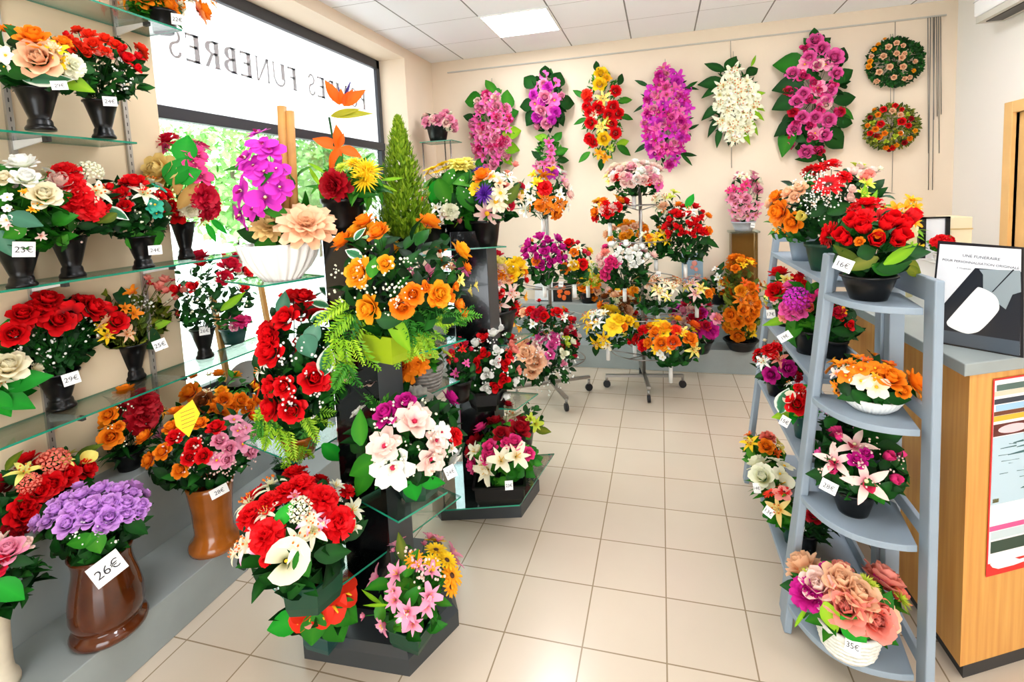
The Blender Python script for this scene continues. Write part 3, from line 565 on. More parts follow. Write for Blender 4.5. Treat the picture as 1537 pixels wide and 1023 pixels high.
# ------------------------------------------------------------------ light
w = bpy.data.worlds.new('world'); sc.world = w; w.use_nodes = True; bg = w.node_tree.nodes['Background']; bg.inputs[0].default_value = (.93, .97, 1, 1); bg.inputs[1].default_value = 4.4
sl = bpy.data.lights.new('sun', 'SUN'); sl.energy = 5; sl.angle = .01; so = bpy.data.objects.new('sun', sl); col.objects.link(so); so.rotation_euler = (0, math.radians(42), 0)
def portal(loc, rot, sx, sy):
    l = bpy.data.lights.new('daylight_portal', 'AREA'); l.shape = 'RECTANGLE'; l.size = sx; l.size_y = sy; l.cycles.is_portal = True; o = bpy.data.objects.new('daylight_portal', l); col.objects.link(o); o.location = loc; o.rotation_euler = rot
portal((XW-.1, (YW0+YP)/2, (ZS+ZT)/2), (0, -PI/2, 0), ZT-ZS, YP-YW0); portal((.025, YF-.06, 1.15), (PI/2, 0, 0), 2.45, 2.3)
vs = sc.view_settings; vs.view_transform = 'Standard'; vs.look = 'None'; vs.gamma = 1; vs.use_curve_mapping = False; vs.exposure = .74
sc.cycles.use_denoising = True; sc.cycles.max_bounces = 8; sc.cycles.transparent_max_bounces = 24; sc.cycles.caustics_reflective = False; sc.cycles.caustics_refractive = False; sc.cycles.sample_clamp_indirect = 6
# ------------------------------------------------------------------ fixtures on the left wall
ALU = mat('brushed_aluminium', 'B4B0A8', .4, .6); SLOT = mat('slot_dark', '3A3836', .7)
SH = [(2.79, .6, 2.18, 'top'), (2.18, .6, 1.875, 'second'), (1.575, .6, 2.95, 'third'), (.99, .6, 2.75, 'lowest')]
UPY = [1.04, 1.527, 2.015]
for i, y in enumerate(UPY):
    t = thing('shelf_upright', ['slotted aluminium shelf rail on the beige panel, nearest the street', 'slotted aluminium shelf rail on the beige panel behind the black vases', 'slotted aluminium shelf rail on the beige panel next to the window'][i], 'shelf rail', (XL, y, .6), 'slotted shelf rails')
    MB().box((0, -.012, 0), (.014, .012, 2.6)).build('rail', ALU, t); m = MB()
    for k in range(64): m.box((.0138, -.002, .05+k*.04), (.0146, .002, .068+k*.04))
    m.build('slots', SLOT, t)
for z, y0, y1, nm in SH:
    t = thing('glass_shelf', f'{nm} of the long clear glass shelves with green edges along the left wall', 'glass shelf', (-2.52, (y0+y1)/2, z), 'long glass shelves on the left wall'); hy = (y1-y0)/2
    MB().prism([(-.115, -hy), (.12, -hy), (.12, hy), (-.115, hy)], -.009, 0, 0, 1).build('glass_pane', [GLASS, EDGE], t)
    for y in UPY:
        if y < y1-.02:
            m = MB(); o = y-(y0+y1)/2; m.add([(-.11,o-.004,-.05),(-.11,o-.004,-.01),(.09,o-.004,-.01),(.09,o-.004,-.02),(-.11,o+.004,-.05),(-.11,o+.004,-.01),(.09,o+.004,-.01),(.09,o+.004,-.02)], [(0,1,2,3),(7,6,5,4),(0,4,5,1),(1,5,6,2),(2,6,7,3),(3,7,4,0)]); m.box((.07, o-.008, -.028), (.1, o+.008, -.009), 1); m.build('bracket', [WHITE, SLOT], t)
# ------------------------------------------------------------------ display towers with glass leaves
DARK = mat('black_gloss_laminate', '08090A', .15, coat=.3); SLATE = mat('dark_grey_laminate', '44484A', .35); MIR = mat('mirror_strip', 'C4CCD4', .06, 1); BASEG = mat('charcoal_base', '383C3E', .3)
def tri(c, k, rot=0):      # triangle with cut corners: long sides .46, short sides .28
    P = [(-.198,-.309),(.265,-.285),(.363,-.021),(.112,.365),(-.168,.35),(-.377,-.06)]; a = math.radians(rot)
    return [(c[0]+k*(x*math.cos(a)-y*math.sin(a)), c[1]+k*(x*math.sin(a)+y*math.cos(a))) for x, y in P]
def tower(cx, cy, label, top, rot, shelves, kc=.44, zb=.1):
    t = thing('display_tower', label, 'display stand', (cx, cy, 0), 'glass-leaved display towers')
    P = tri((0, 0), 1, rot); m = MB(); m.prism(P, 0, zb-.03); Q = tri((0, 0), .93, rot); n = 6
    m.add([(x, y, zb-.03) for x, y in P]+[(x, y, zb) for x, y in Q], [(i, (i+1) % n, n+(i+1) % n, n+i) for i in range(n)]+[tuple(range(n, 2*n))]); m.build('base', BASEG, t)
    C = tri((0, 0), kc, rot); MB().prism(C, zb, top).build('column', DARK, t)
    for i in (1, 3, 5):
        a, b = Vector((*C[i], 0)), Vector((*C[(i+1) % 6], 0)); nn = (b-a).cross(ZUP).normalized()*.003; m = MB(); m.add([a+nn+ZUP*zb, b+nn+ZUP*zb, b+nn+ZUP*top, a+nn+ZUP*top, a-nn+ZUP*zb, b-nn+ZUP*zb, b-nn+ZUP*top, a-nn+ZUP*top], [(0,1,2,3),(7,6,5,4),(0,4,5,1),(2,6,7,3),(1,5,6,2),(3,7,4,0)]); m.build('mirror_strip', MIR if i != 1 else SLATE, t)
    for z, px in shelves:
        V = [at(*p, 'Z', z) for p in px]; V = [(v.x-cx, v.y-cy) for v in V]
        if len(V) == 3: V.append((V[0][0]+V[2][0]-V[1][0], V[0][1]+V[2][1]-V[1][1]))
        ar = sum(V[i][0]*V[(i+1) % len(V)][1]-V[(i+1) % len(V)][0]*V[i][1] for i in range(len(V)))
        if ar < 0: V = V[::-1]
        MB().prism(V, z-.008, z, 0, 1).build('glass_leaf', [GLASS, EDGE], t)
        g = Vector((sum(v[0] for v in V)/len(V), sum(v[1] for v in V)/len(V), z-.016)); MB().beam(Vector((0, 0, z-.016)), g, .02, .012).build('bracket', CHROME, t)
TW1 = (-1.245, 1.898); TW2 = (-1.13, 2.87)
tower(*TW1, 'front display tower on a dark cut-corner base with staggered green-edged glass leaves', 1.70, 0, [(.38, [(385,861),(454,920),(692,744)]), (.66, [(538,749),(598,782),(672,737)]), (.80, [(365,663),(441,693),(531,641)]),
  (1.22, [(471,516),(581,543),(700,508)]), (1.55, [(337,421),(393,428),(488,413)]), (1.57, [(590,392),(606,389),(640,382),(600,372)]), (.98, [(600,585),(626,598),(690,570),(650,560)])])
tower(*TW2, 'rear dark display tower with a wide glass leaf at its foot', 1.655, 12, [(.15, [(590,770),(780,757),(832,680)]), (.6, [(676,606),(774,614),(808,590),(720,584)]), (.95, [(700,522),(772,516),(800,500),(730,500)]), (1.56, [(636,372),(673,374),(760,369),(700,364)])])
# ------------------------------------------------------------------ wheeled racks
BAR = mat('rack_steel', '9A9690', .3, .85); RUB = mat('castor_black', '141416', .5)
def rack(cx, cy, rot, label):
    t = thing('wheeled_flower_rack', label, 'flower rack', (cx, cy, 0), 'wheeled flower racks'); a0 = math.radians(rot)
    for k in range(2):
        d = Vector((math.cos(a0+k*PI/2), math.sin(a0+k*PI/2), 0))*.36; z = Vector((0, 0, .115+.02*k)); MB().beam(d*-1+z, d+z, .035, .022).build('foot_bar', BAR, t)
    for k in range(4):
        d = Vector((math.cos(a0+k*PI/2), math.sin(a0+k*PI/2), 0))*.35; m = MB(); m.tube([d+Vector((0,0,.06)), d+Vector((0,0,.11))], .012, 8); c = m.build('castor', BAR, t)
        s = Vector((-d.y, d.x, 0)).normalized()*.013; w_ = MB(); w_.tube([d-s+Vector((0,0,.034)), d+s+Vector((0,0,.034))], .034, 16); w_.build('wheel', RUB, c)
    m = MB(); m.tube([(0,0,.1),(0,0,1.95)], .016, 12); m.build('pole', BAR, t)
    for z, r, n in ((.36, .3, 6), (.72, .34, 6), (1.05, .3, 6), (1.4, .26, 5), (1.72, .16, 4)):
        m = MB(); m.tube([(r*math.cos(2*PI*k/28), r*math.sin(2*PI*k/28), z) for k in range(29)], .005, 6)
        for k in range(n): a = 2*PI*k/n+a0; m.tube([(0,0,z-.05),(r*.6*math.cos(a), r*.6*math.sin(a), z-.02),(r*math.cos(a), r*math.sin(a), z)], .005, 6)
        m.build('holder_ring', BAR, t)
rack(-.184, 4.755, 8, 'grey steel wheeled rack of bouquets in the middle before the back wall'); rack(-.99, 4.42, -60, 'wheeled rack of bouquets half hidden behind the dark towers')
# ------------------------------------------------------------------ grey ladder shelves on the right
LAD = mat('grey_blue_painted_wood', '8E9CA8', .5, noise=(6, .04))
def board(mb, p, q, w, h, face): mb.beam(p, q, w, h, 0, face)
BZS = [1.45, 1.05, .69, .19]; AZS = [1.425, 1.015, .608, .133]
def bx(z): return .462+.115*z         # the front of the ladders leans back towards the counter
tb = thing('ladder_shelf', 'long grey painted wooden ladder shelf standing behind the quarter-round one', 'ladder shelf', (.65, 2.75, 0), 'grey ladder shelves'); O = Vector((.65, 2.75, 0))
for y in (2.25, 3.28):
    m = MB(); board(m, Vector((bx(0)+.02, y, 0))-O, Vector((bx(1.56)+.02, y, 1.56))-O, .028, .07, Vector((0, 1, 0))); m.build('front_post', LAD, tb, None, .004)
    m = MB(); board(m, Vector((.83, y, 0))-O, Vector((.83, y, 1.56))-O, .028, .06, Vector((0, 1, 0))); m.build('rear_post', LAD, tb, None, .004)
    m = MB(); board(m, Vector((bx(1.535), y, 1.535))-O, Vector((.86, y, 1.535))-O, .028, .05, ZUP); m.build('side_rail', LAD, tb, None, .004)
for z in BZS:
    MB().box((bx(z)-O.x, 2.24-O.y, z-.022), (.815-O.x, 3.29-O.y, z)).build('shelf_board', LAD, tb, None, .003)
    MB().box((.80-O.x, 2.24-O.y, z), (.815-O.x, 3.29-O.y, z+.05)).build('back_rail', LAD, tb, None, .003)
ta = thing('corner_ladder_shelf', 'quarter-round grey ladder shelf with curved boards nearest the viewer', 'ladder shelf', (.8, 2.12, 0), 'grey ladder shelves'); O = Vector((.8, 2.12, 0)); YA = 2.167; RP = Vector((.845, 1.885, 0)); RC = Vector((.85, 2.19, 0))
def ax(z): return .47+.097*z
m = MB(); board(m, Vector((ax(0), YA, 0))-O, Vector((ax(1.57), YA, 1.57))-O, .03, .075, Vector((0, 1, 0))); m.build('left_post', LAD, ta, None, .006)
m = MB(); m.beam(RP-O, RP-O+Vector((0, .01, 1.52)), .028, .075, 0, (RC-RP).normalized()); m.build('right_post', LAD, ta, None, .006)
m = MB(); m.beam(RC-O, RC-O+Vector((0,0,1.56)), .05, .05, 0, Vector((1,0,0))); m.build('rear_post', LAD, ta, None, .004)
for z in AZS:
    l, r = Vector((ax(z)-.015, YA-.02, 0)), Vector((RP.x-.03, RP.y+.005, 0)); mid = (l+r)/2; out = Vector((-.55, -.83, 0)); P = []
    for i in range(17):
        u = i/16; p = l.lerp(r, u)+out*(.085+.03*(1.5-z)/1.4)*math.sin(PI*u)**.85; P.append((p.x-O.x, p.y-O.y))
    P += [(RC.x-O.x, RC.y-O.y-.05), (RC.x-.03-O.x, RC.y-O.y-.02), (l.x-O.x, YA+.0-O.y)]
    MB().prism(P, z-.024, z).build('curved_shelf', LAD, ta, None, .003)
    m = MB(); m.beam(RP-O+Vector((0,0,z+.04)), RC-O+Vector((0,0,z+.04)), .018, .05); m.build('side_rail', LAD, ta, None, .003)
m = MB(); m.beam(Vector((ax(1.52), YA, 1.52))-O, RC-O+Vector((0,0,1.52)), .02, .05); m.build('top_rail', LAD, ta, None, .003); m = MB(); m.beam(RP-O+Vector((0,0,1.49)), RC-O+Vector((0,0,1.49)), .02, .06); m.build('top_rail', LAD, ta, None, .003)
# ------------------------------------------------------------------ counter
VEN = bpy.data.materials.new('beech_veneer'); VEN.use_nodes = True; nt = VEN.node_tree; b = nt.nodes['Principled BSDF']; tc = nt.nodes.new('ShaderNodeTexCoord'); mp = nt.nodes.new('ShaderNodeMapping'); mp.inputs['Scale'].default_value = (14, 14, .7); n = nt.nodes.new('ShaderNodeTexNoise'); n.inputs['Scale'].default_value = 3; n.inputs['Detail'].default_value = 6
r = nt.nodes.new('ShaderNodeValToRGB'); r.color_ramp.elements[0].color = lin('CC8C40'); r.color_ramp.elements[1].color = lin('DEA656'); r.color_ramp.elements[0].position = .3; r.color_ramp.elements[1].position = .7
for a, c in ((tc.outputs['Object'], mp.inputs[0]), (mp.outputs[0], n.inputs['Vector']), (n.outputs['Fac'], r.inputs[0]), (r.outputs[0], b.inputs['Base Color'])): nt.links.new(a, c)
b.inputs['Roughness'].default_value = .4
K = Vector((1.022, 2.042, 0)); du = Vector((.886, .463, 0)).normalized(); dv = Vector((-.04, 1, 0)).normalized(); nf = du.cross(ZUP)
tc_ = thing('counter', 'angled shop counter with beech veneer panels and a grey top', 'counter', K); p1, p2 = du*1.5, du*1.5+dv*.62; p3 = dv*1.25; inn = dv*.0
poly = [(0, 0), (p1.x, p1.y), (p1.x-.1, p1.y+.62), (.62, 1.0), (.42, 1.27), (p3.x, p3.y)]; MB().prism(poly, .06, 1.16).build('panel_body', VEN, tc_)
MB().prism([(x*.98+.02, y*.98+.02) for x, y in poly], 0, .06).build('kick_board', SLOT, tc_)
top = [(-.03, -.03), (p1.x+.02, p1.y-.045), (p1.x-.1, p1.y+.65), (.64, 1.03), (.42, 1.3), (p3.x-.03, p3.y+.03)]; MB().prism(top, 1.16, 1.205).build('counter_top', GREYP, tc_, None, .004)
ZC = 1.205
# leaflet sheet stuck on the counter front
pf = K+nf*.004
def fp(x, y): return on(x, y, pf, nf)
a, b_, c_ = fp(1491, 569), fp(1479, 866), fp(1537, 569); U = du; ph = a.z-b_.z; pw = .42; A0 = Vector((a.x, a.y, b_.z))
po = thing('poster', 'red-edged poster with a pale blue map taped to the counter front', 'poster', A0); RED = mat('poster_red', 'D82824', .5); PAPER = mat('poster_paper', 'F2F0EE', .5)
def sheet(name, u0, v0, u1, v1, m_, lift): m = MB(); m.box((0, 0, 0), (1, 1, 1), 0, Matrix(((U.x*(u1-u0), nf.x*.0008, 0, U.x*u0+nf.x*lift), (U.y*(u1-u0), nf.y*.0008, 0, U.y*u0+nf.y*lift), (0, 0, v1-v0, v0), (0, 0, 0, 1)))); return m.build(name, m_, po)
sheet('border', 0, 0, pw, ph, RED, 0); sheet('paper', .006, .05, pw-.006, ph-.006, PAPER, .001); W_ = pw-.012; hh = ph
def band(name, f0, f1, u0, u1, hexc, lift=.002): return sheet(name, .006+W_*u0, hh*(1-f1), .006+W_*u1, hh*(1-f0), mat('print_'+hexc, hexc, .5), lift)
for q in (('photo_strip', .03, .06, .02, 1, '506860'), ('title_strip', .062, .085, .0, 1, 'D8C8B0'), ('caption_strip', .1, .125, 0, 1, '2C3440'), ('photo_strip', .13, .16, .02, 1, '9CC4E0'), ('photo_strip', .162, .182, 0, 1, '6C3820'), ('photo_strip', .184, .21, 0, .6, 'D8B030'), ('photo_strip', .184, .21, .6, 1, '4A2C1C'), ('oval_ground', .225, .285, 0, 1, '5A2018'),
   ('map_panel', .29, .63, 0, 1, 'B8D0DC'), ('logo_box', .6, .62, .02, .09, '787028'), ('drawing_box', .65, .73, .03, .4, 'FCFCFC'), ('colour_box', .655, .685, .43, .9, 'C81C98'), ('colour_bar', .74, .765, 0, .4, 'D85890'), ('green_photo', .82, .88, .02, .42, '2C4438'), ('text_panel', .77, .81, .02, .9, 'C4D4D8'), ('text_panel', .82, .88, .5, .95, 'D4DCE0')): band(*q)
m = MB(); rng = random.Random(4)
def P3(u, v, l): return U*(.006+W_*u)+nf*l+ZUP*(hh*(1-v))
for cx in (.22, .62): m.add([P3(cx+.17*math.cos(k*PI/10), .255+.022*math.sin(k*PI/10), .0032) for k in range(20)], [tuple(range(20))])
m.build('pink_oval', mat('print_pink', 'F4C4C8', .5), po); m = MB()
for i in range(26):
    u, v = rng.uniform(.05, .8), rng.uniform(.3, .58); l = rng.uniform(.05, .22); w2 = .0035; m.add([P3(u, v, .0032), P3(u+l, v+rng.uniform(-.01, .01), .0032), P3(u+l, v+w2, .0032), P3(u, v+w2, .0032)], [(0, 1, 2, 3)])
m.build('map_lines', mat('print_map_lines', '3C6468', .5), po); m = MB()
m.add([P3(*p, .0022) for p in ((.05,.955),(.02,.935),(.1,.92),(.16,.895),(.2,.915),(.3,.93),(.36,.945),(1,.93),(1,.955),(.4,.965),(.3,.97),(.12,.97))], [tuple(range(12))]); m.build('hand_banner', PAPER, po)
# photograph of a memorial plaque standing on the counter
BL_, BR_ = at(1393, 512, 'Z', ZC), at(1536, 537, 'Z', ZC); ud = (BR_-BL_).normalized(); nd = ud.cross(ZUP)
if nd.dot(CAM-BL_) < 0: nd = -nd
lean = (ZUP-nd*.16).normalized(); nn = ud.cross(lean); nn = nn if nn.dot(CAM-BL_) > 0 else -nn
def pl(x, y): return on(x, y, BL_, nn)-BL_
fr = thing('plaque_display_board', 'black-edged display board picturing a white and black memorial plaque, standing on the counter', 'display board', BL_); TLc, TRc, BRc = pl(1408, 361), pl(1537, 371), pl(1536, 537); Z0 = Vector((0,0,0))
def quad(name, pts, m_, l0, l1=None, off=Z0): 
    m = MB(); k = len(pts); l1 = l0+.001 if l1 is None else l1; V = [p+nn*l0 for p in pts]+[p+nn*l1 for p in pts]; m.add(V, [tuple(range(k-1, -1, -1)), tuple(range(k, 2*k))]+[(i, (i+1) % k, k+(i+1) % k, k+i) for i in range(k)]); return m.build(name, m_, fr)
quad('board', [Z0, BRc, TRc, TLc], mat('board_black', '18181C', .3), -.012, 0); quad('photo_ground', [pl(1396,509), pl(1531,533), pl(1533,374), pl(1411,366)], mat('photo_pale_grey', 'E4E6EA', .3), 0)
quad('dark_ground', [pl(1395,506), pl(1531,531), pl(1533,408), pl(1464,402), pl(1408,466)], mat('photo_dark', '22252C', .25), .0012); quad('slate_ground', [pl(1396,510), pl(1531,534), pl(1531,512), pl(1410,494)], mat('photo_slate', '48525C', .25), .0024)
quad('stone_face', [pl(1476,438), pl(1510,464), pl(1520,442), pl(1533,438), pl(1532,406), pl(1470,404), pl(1476,412)], mat('photo_stone', '8C989C', .4), .0024); quad('stone_edge', [pl(1489,438), pl(1491,438), pl(1523,405), pl(1521,404)], mat('photo_dark', '22252C', .25), .0036)
def chaikin(P, n=2):
    for _ in range(n): P = [q for i in range(len(P)) for q in ((P[i][0]*.75+P[(i+1) % len(P)][0]*.25, P[i][1]*.75+P[(i+1) % len(P)][1]*.25), (P[i][0]*.25+P[(i+1) % len(P)][0]*.75, P[i][1]*.25+P[(i+1) % len(P)][1]*.75))]
    return P
quad('white_plaque', [pl(*p) for p in chaikin(((1421,484),(1423,480),(1466,432),(1470,430),(1488,438),(1498,447),(1501,460),(1499,468),(1473,496),(1462,500),(1449,501),(1424,490)))], mat('photo_plaque_white', 'F0F0EA', .3), .0036)
m = MB(); xx = (pl(1480,377)-pl(1420,371)).normalized(); yy = (pl(1450,370)-pl(1450,390)); yy = (yy-xx*yy.dot(xx)).normalized()
if yy.z < 0: yy = -yy
for st, x, y, h, wm in (('UNE FUNÉRAIRE', 1473, 385.5, .013, .12), ('POUR PERSONNALISATION ORIGINALE', 1470, 395.5, .009, .22), ('À TOUJOURS', 1447, 403, .008, .07)): put_text(m, st, pl(x, y)+nn*.0024, xx, yy, h, 0, wm)
m.build('caption', mat('photo_text', '3A3C44', .6), fr)
# things along the right wall behind the counter
ZK = at(1400, 388, 'Y', 4.2).z
kb = thing('wall_cabinet', 'low white cabinet against the right wall behind the counter', 'cabinet', (2.2, 4.3, 0)); MB().box((-.32, -.35, .06), (.49, .45, ZK-.03)).build('carcass', WHITE, kb); MB().box((-.34, -.37, ZK-.03), (.49, .47, ZK)).build('top', WHITE, kb, None, .004); MB().box((-.3, -.33, 0), (.47, .43, .06)).build('plinth', SLOT, kb)
for k in range(2): d = MB().box((-.31+.4*k, -.362, .1), (.07+.4*k, -.352, ZK-.06)).build('door', WALLW, kb, None, .002); MB().box((-.03+.12*k, -.375, ZK*.6), (-.015+.12*k, -.362, ZK*.6+.12)).build('handle', CHROME, d)
def stand_frame(px0, px1, py0, y, label, name, cat):
    p, q = at(px0, 388, 'Y', y), at(px1, 388, 'Y', y); h = at(px0, py0, 'Y', y).z-ZK; t = thing(name, label, cat, (p.x, y, ZK)); return t, q.x-p.x, h
t, w_, h_ = stand_frame(1379, 1425, 326, 4.22, 'black-framed mirror panel standing on the white cabinet', 'framed_panel', 'picture frame'); MB().box((0, 0, 0), (w_*.22, .03, h_)).build('frame_side', BLACK, t); MB().box((w_*.86, 0, 0), (w_, .03, h_)).build('frame_side', BLACK, t); MB().box((0, 0, h_-.012), (w_, .03, h_)).build('frame_top', BLACK, t); MB().box((w_*.2, .012, 0), (w_*.88, .02, h_-.01)).build('panel', mat('pale_panel', 'E8EAEE', .15), t)
t, w_, h_ = stand_frame(1426, 1458, 326, 4.3, 'cream box standing on the white cabinet beside the black frame', 'storage_box', 'box'); MB().box((0, 0, 0), (w_, .22, h_)).build('carton', mat('cream_card', 'E8D8B4', .6), t, None, .004); MB().box((-.003, -.003, h_*.68), (w_+.003, .223, h_*.72)).build('lid_edge', mat('tan_card', 'C8AC78', .6), t)
# small things on the back plinth
def px_box(x0, x1, y0, y1, Y, dy): p, q = at(x0, y1, 'Y', Y), at(x1, y0, 'Y', Y); return p, q.x-p.x, q.z-p.z
p, w_, h_ = px_box(803, 830, 427, 459, 5.66, 0); p.z = .62; t = thing('stone_plaque', 'small pale grey stone plaque leaning on the back plinth', 'plaque', p); MB().add([(0,0,0),(w_,0,0),(w_,.05,h_*.8),(w_*.6,.06,h_),(0,.05,h_*.75),(0,.03,0),(w_,.03,0),(w_,.08,h_*.8),(w_*.6,.09,h_),(0,.08,h_*.75)], [(4,3,2,1,0),(5,6,7,8,9),(0,1,6,5),(1,2,7,6),(2,3,8,7),(3,4,9,8),(4,0,5,9)]).build('slab', mat('pale_stone', 'D4D4D4', .4, noise=(30, .06)), t); MB().box((w_*.2,-.0,-.0),(w_*.8,.07,.012)).build('foot', SLATE, t)
p, w_, h_ = px_box(831, 858, 436, 464, 5.64, 0); p.z = .62; t = thing('photo_plaque', 'dark plaque with an orange flower photo on the back plinth', 'plaque', p); MB().box((0,0,0),(w_,.02,h_)).build('frame', DARK, t); m = MB()
rng = random.Random(3)
for i in range(9): ball(m, w_*.12, (w_*rng.uniform(.18, .82), -.001, h_*rng.uniform(.15, .85)), 0, 8, 4, 1)
for i, v in enumerate(m.V): m.V[i] = (v[0], -.001+(v[1]+.001)*.03, v[2])
m.build('flower_photo', mat('photo_orange', 'E86420', .5), t)
p, w_, h_ = px_box(1024, 1055, 380, 440, 5.66, 0); p.z = .62; h_ = at(1040, 380, 'Y', 5.66).z-.62; t = thing('glass_plaque', 'tall blue-grey glass plaque with a flower motif on the back plinth', 'plaque', p); MB().box((0,0,0),(w_,.015,h_)).build('glass_plate', mat('blue_grey_glass', '8CA4B4', .1, coat=.5), t, None, .003); m = MB()
for i, (u, v, s) in enumerate(((.6,.8,.14),(.5,.72,.1),(.68,.68,.1))): ball(m, w_*s, (w_*u, -.001, h_*v), 0, 8, 4)
for i, v in enumerate(m.V): m.V[i] = (v[0], -.001+(v[1]+.001)*.03, v[2])
m.build('flower_motif', mat('print_rose', 'D88878', .5), t)
p, q = at(1100, 470, 'Y', 5.5), at(1139, 470, 'Y', 5.5); ztop = at(1118, 346, 'Y', 5.6).z; t = thing('display_case', 'clear acrylic display column under the pink arrangement by the back wall', 'display case', (p.x, 5.54, .62)); w_ = q.x-p.x; hc = ztop-.62
MB().box((0, 0, 0), (w_, .2, hc-.02)).build('acrylic_box', glass_mat('acrylic', 'E0D4B8', .08), t); MB().box((-.02, -.02, hc-.02), (w_+.02, .21, hc)).build('top_plate', GLASS, t); MB().box((.01, .17, .01), (w_-.01, .19, hc-.03)).build('back_sheet', mat('brown_board', '9C7C4C', .6), t); ZDC = hc+.62
# picture rail along the back wall, with rods
p, q = at(672, 110, 'Y', YB), at(1420, 22, 'Y', YB); zr = (p.z+q.z)/2; t = thing('picture_rail', 'long thin grey rail along the top of the back wall', 'rail', (p.x, YB, zr)); MB().box((0, -.014, -.007), (q.x-p.x, 0, .007)).build('rail', mat('rail_grey', 'C4BEB4', .5), t)
WIREM = mat('wire', '8C8A86', .4, .8)
for i, (x, yb) in enumerate(((1394, 230), (1398, 285), (1402, 180), (1404, 285), (1407, 175), (1410, 230), (1413, 172))):
    a, b_ = at(x-3, 33, 'Y', YB), at(x-6 if yb > 250 else x-2, yb, 'Y', YB); o = MB().tube([(a.x, YB-.02, zr-.01), (b_.x, YB-.02, b_.z)], .0035, 6).build('hanging_rod', WIREM); tag(o, 'thin grey rod in the bundle at the right end of the picture rail', 'rod', 'spare hanging rods')
for i, (x, yb, lab) in enumerate(((1338, 288, 'thin cable hanging behind the two round wreaths'), (1098, 252, 'thin cable hanging below the white lily spray'))):
    a, b_ = at(x, yb, 'Y', YB), 0; o = MB().tube([(a.x, YB-.012, zr-.01), (a.x, YB-.012, a.z)], .0025, 5).build('hanging_cable', WIREM); tag(o, lab, 'cable')
# glass stand in the far left corner
P1, P2 = at(660, 213, 'Y', 5.25), at(660, 273, 'Y', 5.25); t = thing('corner_stand', 'slim chrome stand with small glass plates in the far left corner', 'stand', (P1.x, 5.25, .2))
for z in (P1.z-.2, P2.z-.2): MB().prism([(-.18, -.13), (.2, -.13), (.2, .16), (-.18, .16)], z-.008, z, 0, 1).build('glass_plate', [GLASS, EDGE], t)
for x, y in ((-.16, -.1), (.17, -.1), (0, .14)): MB().tube([(x, y, 0), (x, y, P1.z-.2)], .008, 8).build('post', CHROME, t)
ZCS, ZCS2 = P1.z, P2.z
# wooden stakes and ornaments by the window
STK = mat('stake_wood', 'C08A48', .6, noise=(12, .15))
def stake(x0, y0, x1, y1, Y, label, wd=.03):
    p, q = at(x0, y0, 'X', Y), at(x1, y1, 'X', Y); o = thing('wooden_stake', label, 'stake', q); m = MB(); m.beam(Z0, p-q, wd, wd); m.build('post', STK, o, None, .003)
# ------------------------------------------------------------------ every arrangement in the shop
FA, FB, FP, FS = 'flower_arrangement', 'flower_bouquet', 'potted_flowers', 'funeral_spray'
ca, cb, cs_ = 'flower arrangement', 'bouquet', 'funeral spray'
G1, G2, G3, G4 = 'bouquets on the top wall shelf', 'bouquets on the second wall shelf', 'bouquets on the third wall shelf', 'bouquets on the lowest wall shelf'
V1 = ('cone',)
# --- long glass shelves, left wall
arr(FB, 'orange and cream rose bouquet in a black pot on the highest glass shelf', cb, (246,50,'Z',2.79), ('pot',18,19,'black'), (140,-30,322,46), ('ovate',230,.07,'mid'),
  [('rose','orange',[(252,8,19),(304,16,19),(215,-6,17)]),('rose','cream',[(268,4,14),(282,-6,14)]),('alstro','scarlet',[(152,14,12),(172,20,11)]),('lily','amber',[(180,2,15),(320,4,12)]),('rose','amber',[(232,-10,15)])], G1, (266,29,'22€',15))
arr(FB, 'peach, orange and yellow rose bouquet in a black vase, left on the second shelf', cb, (62,196,'Z',2.18), ('cone',135,27,'black'), (-8,40,132,146), ('ovate',130,.07,'dark'),
  [('rose','peach',[(57,86,26)]),('rose','orange',[(50,54,20),(95,62,13)]),('alstro','yellow',[(88,74,15),(70,66,12),(92,92,13)]),('peony','ivory',[(109,98,19)]),('rose','cream',[(76,70,14)]),('simple','white',[(6,82,13),(4,100,12)])], G2, (89,128,'29€',19,13), [(70,118,60,-10,'varieg',.4),(112,124,50,-30,'lime'),(18,104,50,160,'dark')])
arr(FB, 'all-red small rose bouquet in a black vase on the second glass shelf', cb, (157,208,'Z',2.18), ('cone',153,22,'black'), (92,42,220,156), ('ovate',140,.06,'dark'),
  [('rose','scarlet',[(133,51,12),(158,57,11),(140,66,13),(173,66,10),(103,62,13),(117,72,14),(128,78,10),(158,76,9)]),('bud','red',[(182,72,11),(190,86,15),(208,84,11),(206,102,10),(100,52,10)]),('bud','salmon',[(148,80,8),(166,84,7)])], G2, (165,152,'24€',17,14), (), ('berry','white',10,2.2))
arr(FB, 'white and cream rose bouquet in a black vase, leftmost on the third shelf', cb, (34,430,'Z',1.575), ('cone',372,27,'black'), (-28,236,104,390), ('ivy',150,.075,'mid'),
  [('rose','white',[(32,243,20),(39,266,17)]),('rose','cream',[(66,291,21),(6,266,13)]),('alstro','blush',[(10,336,10),(62,354,9),(34,345,9)]),('alstro','amber',[(36,288,7),(56,310,8),(48,314,7)]),('simple','white',[(10,295,8),(8,330,9),(10,312,6)])], G3, (36,374,'23€',25,23,-6), [(38,330,40,-20,'blue',.6),(8,366,40,-80,'blue',.6),(20,350,34,200,'mid',.6)])
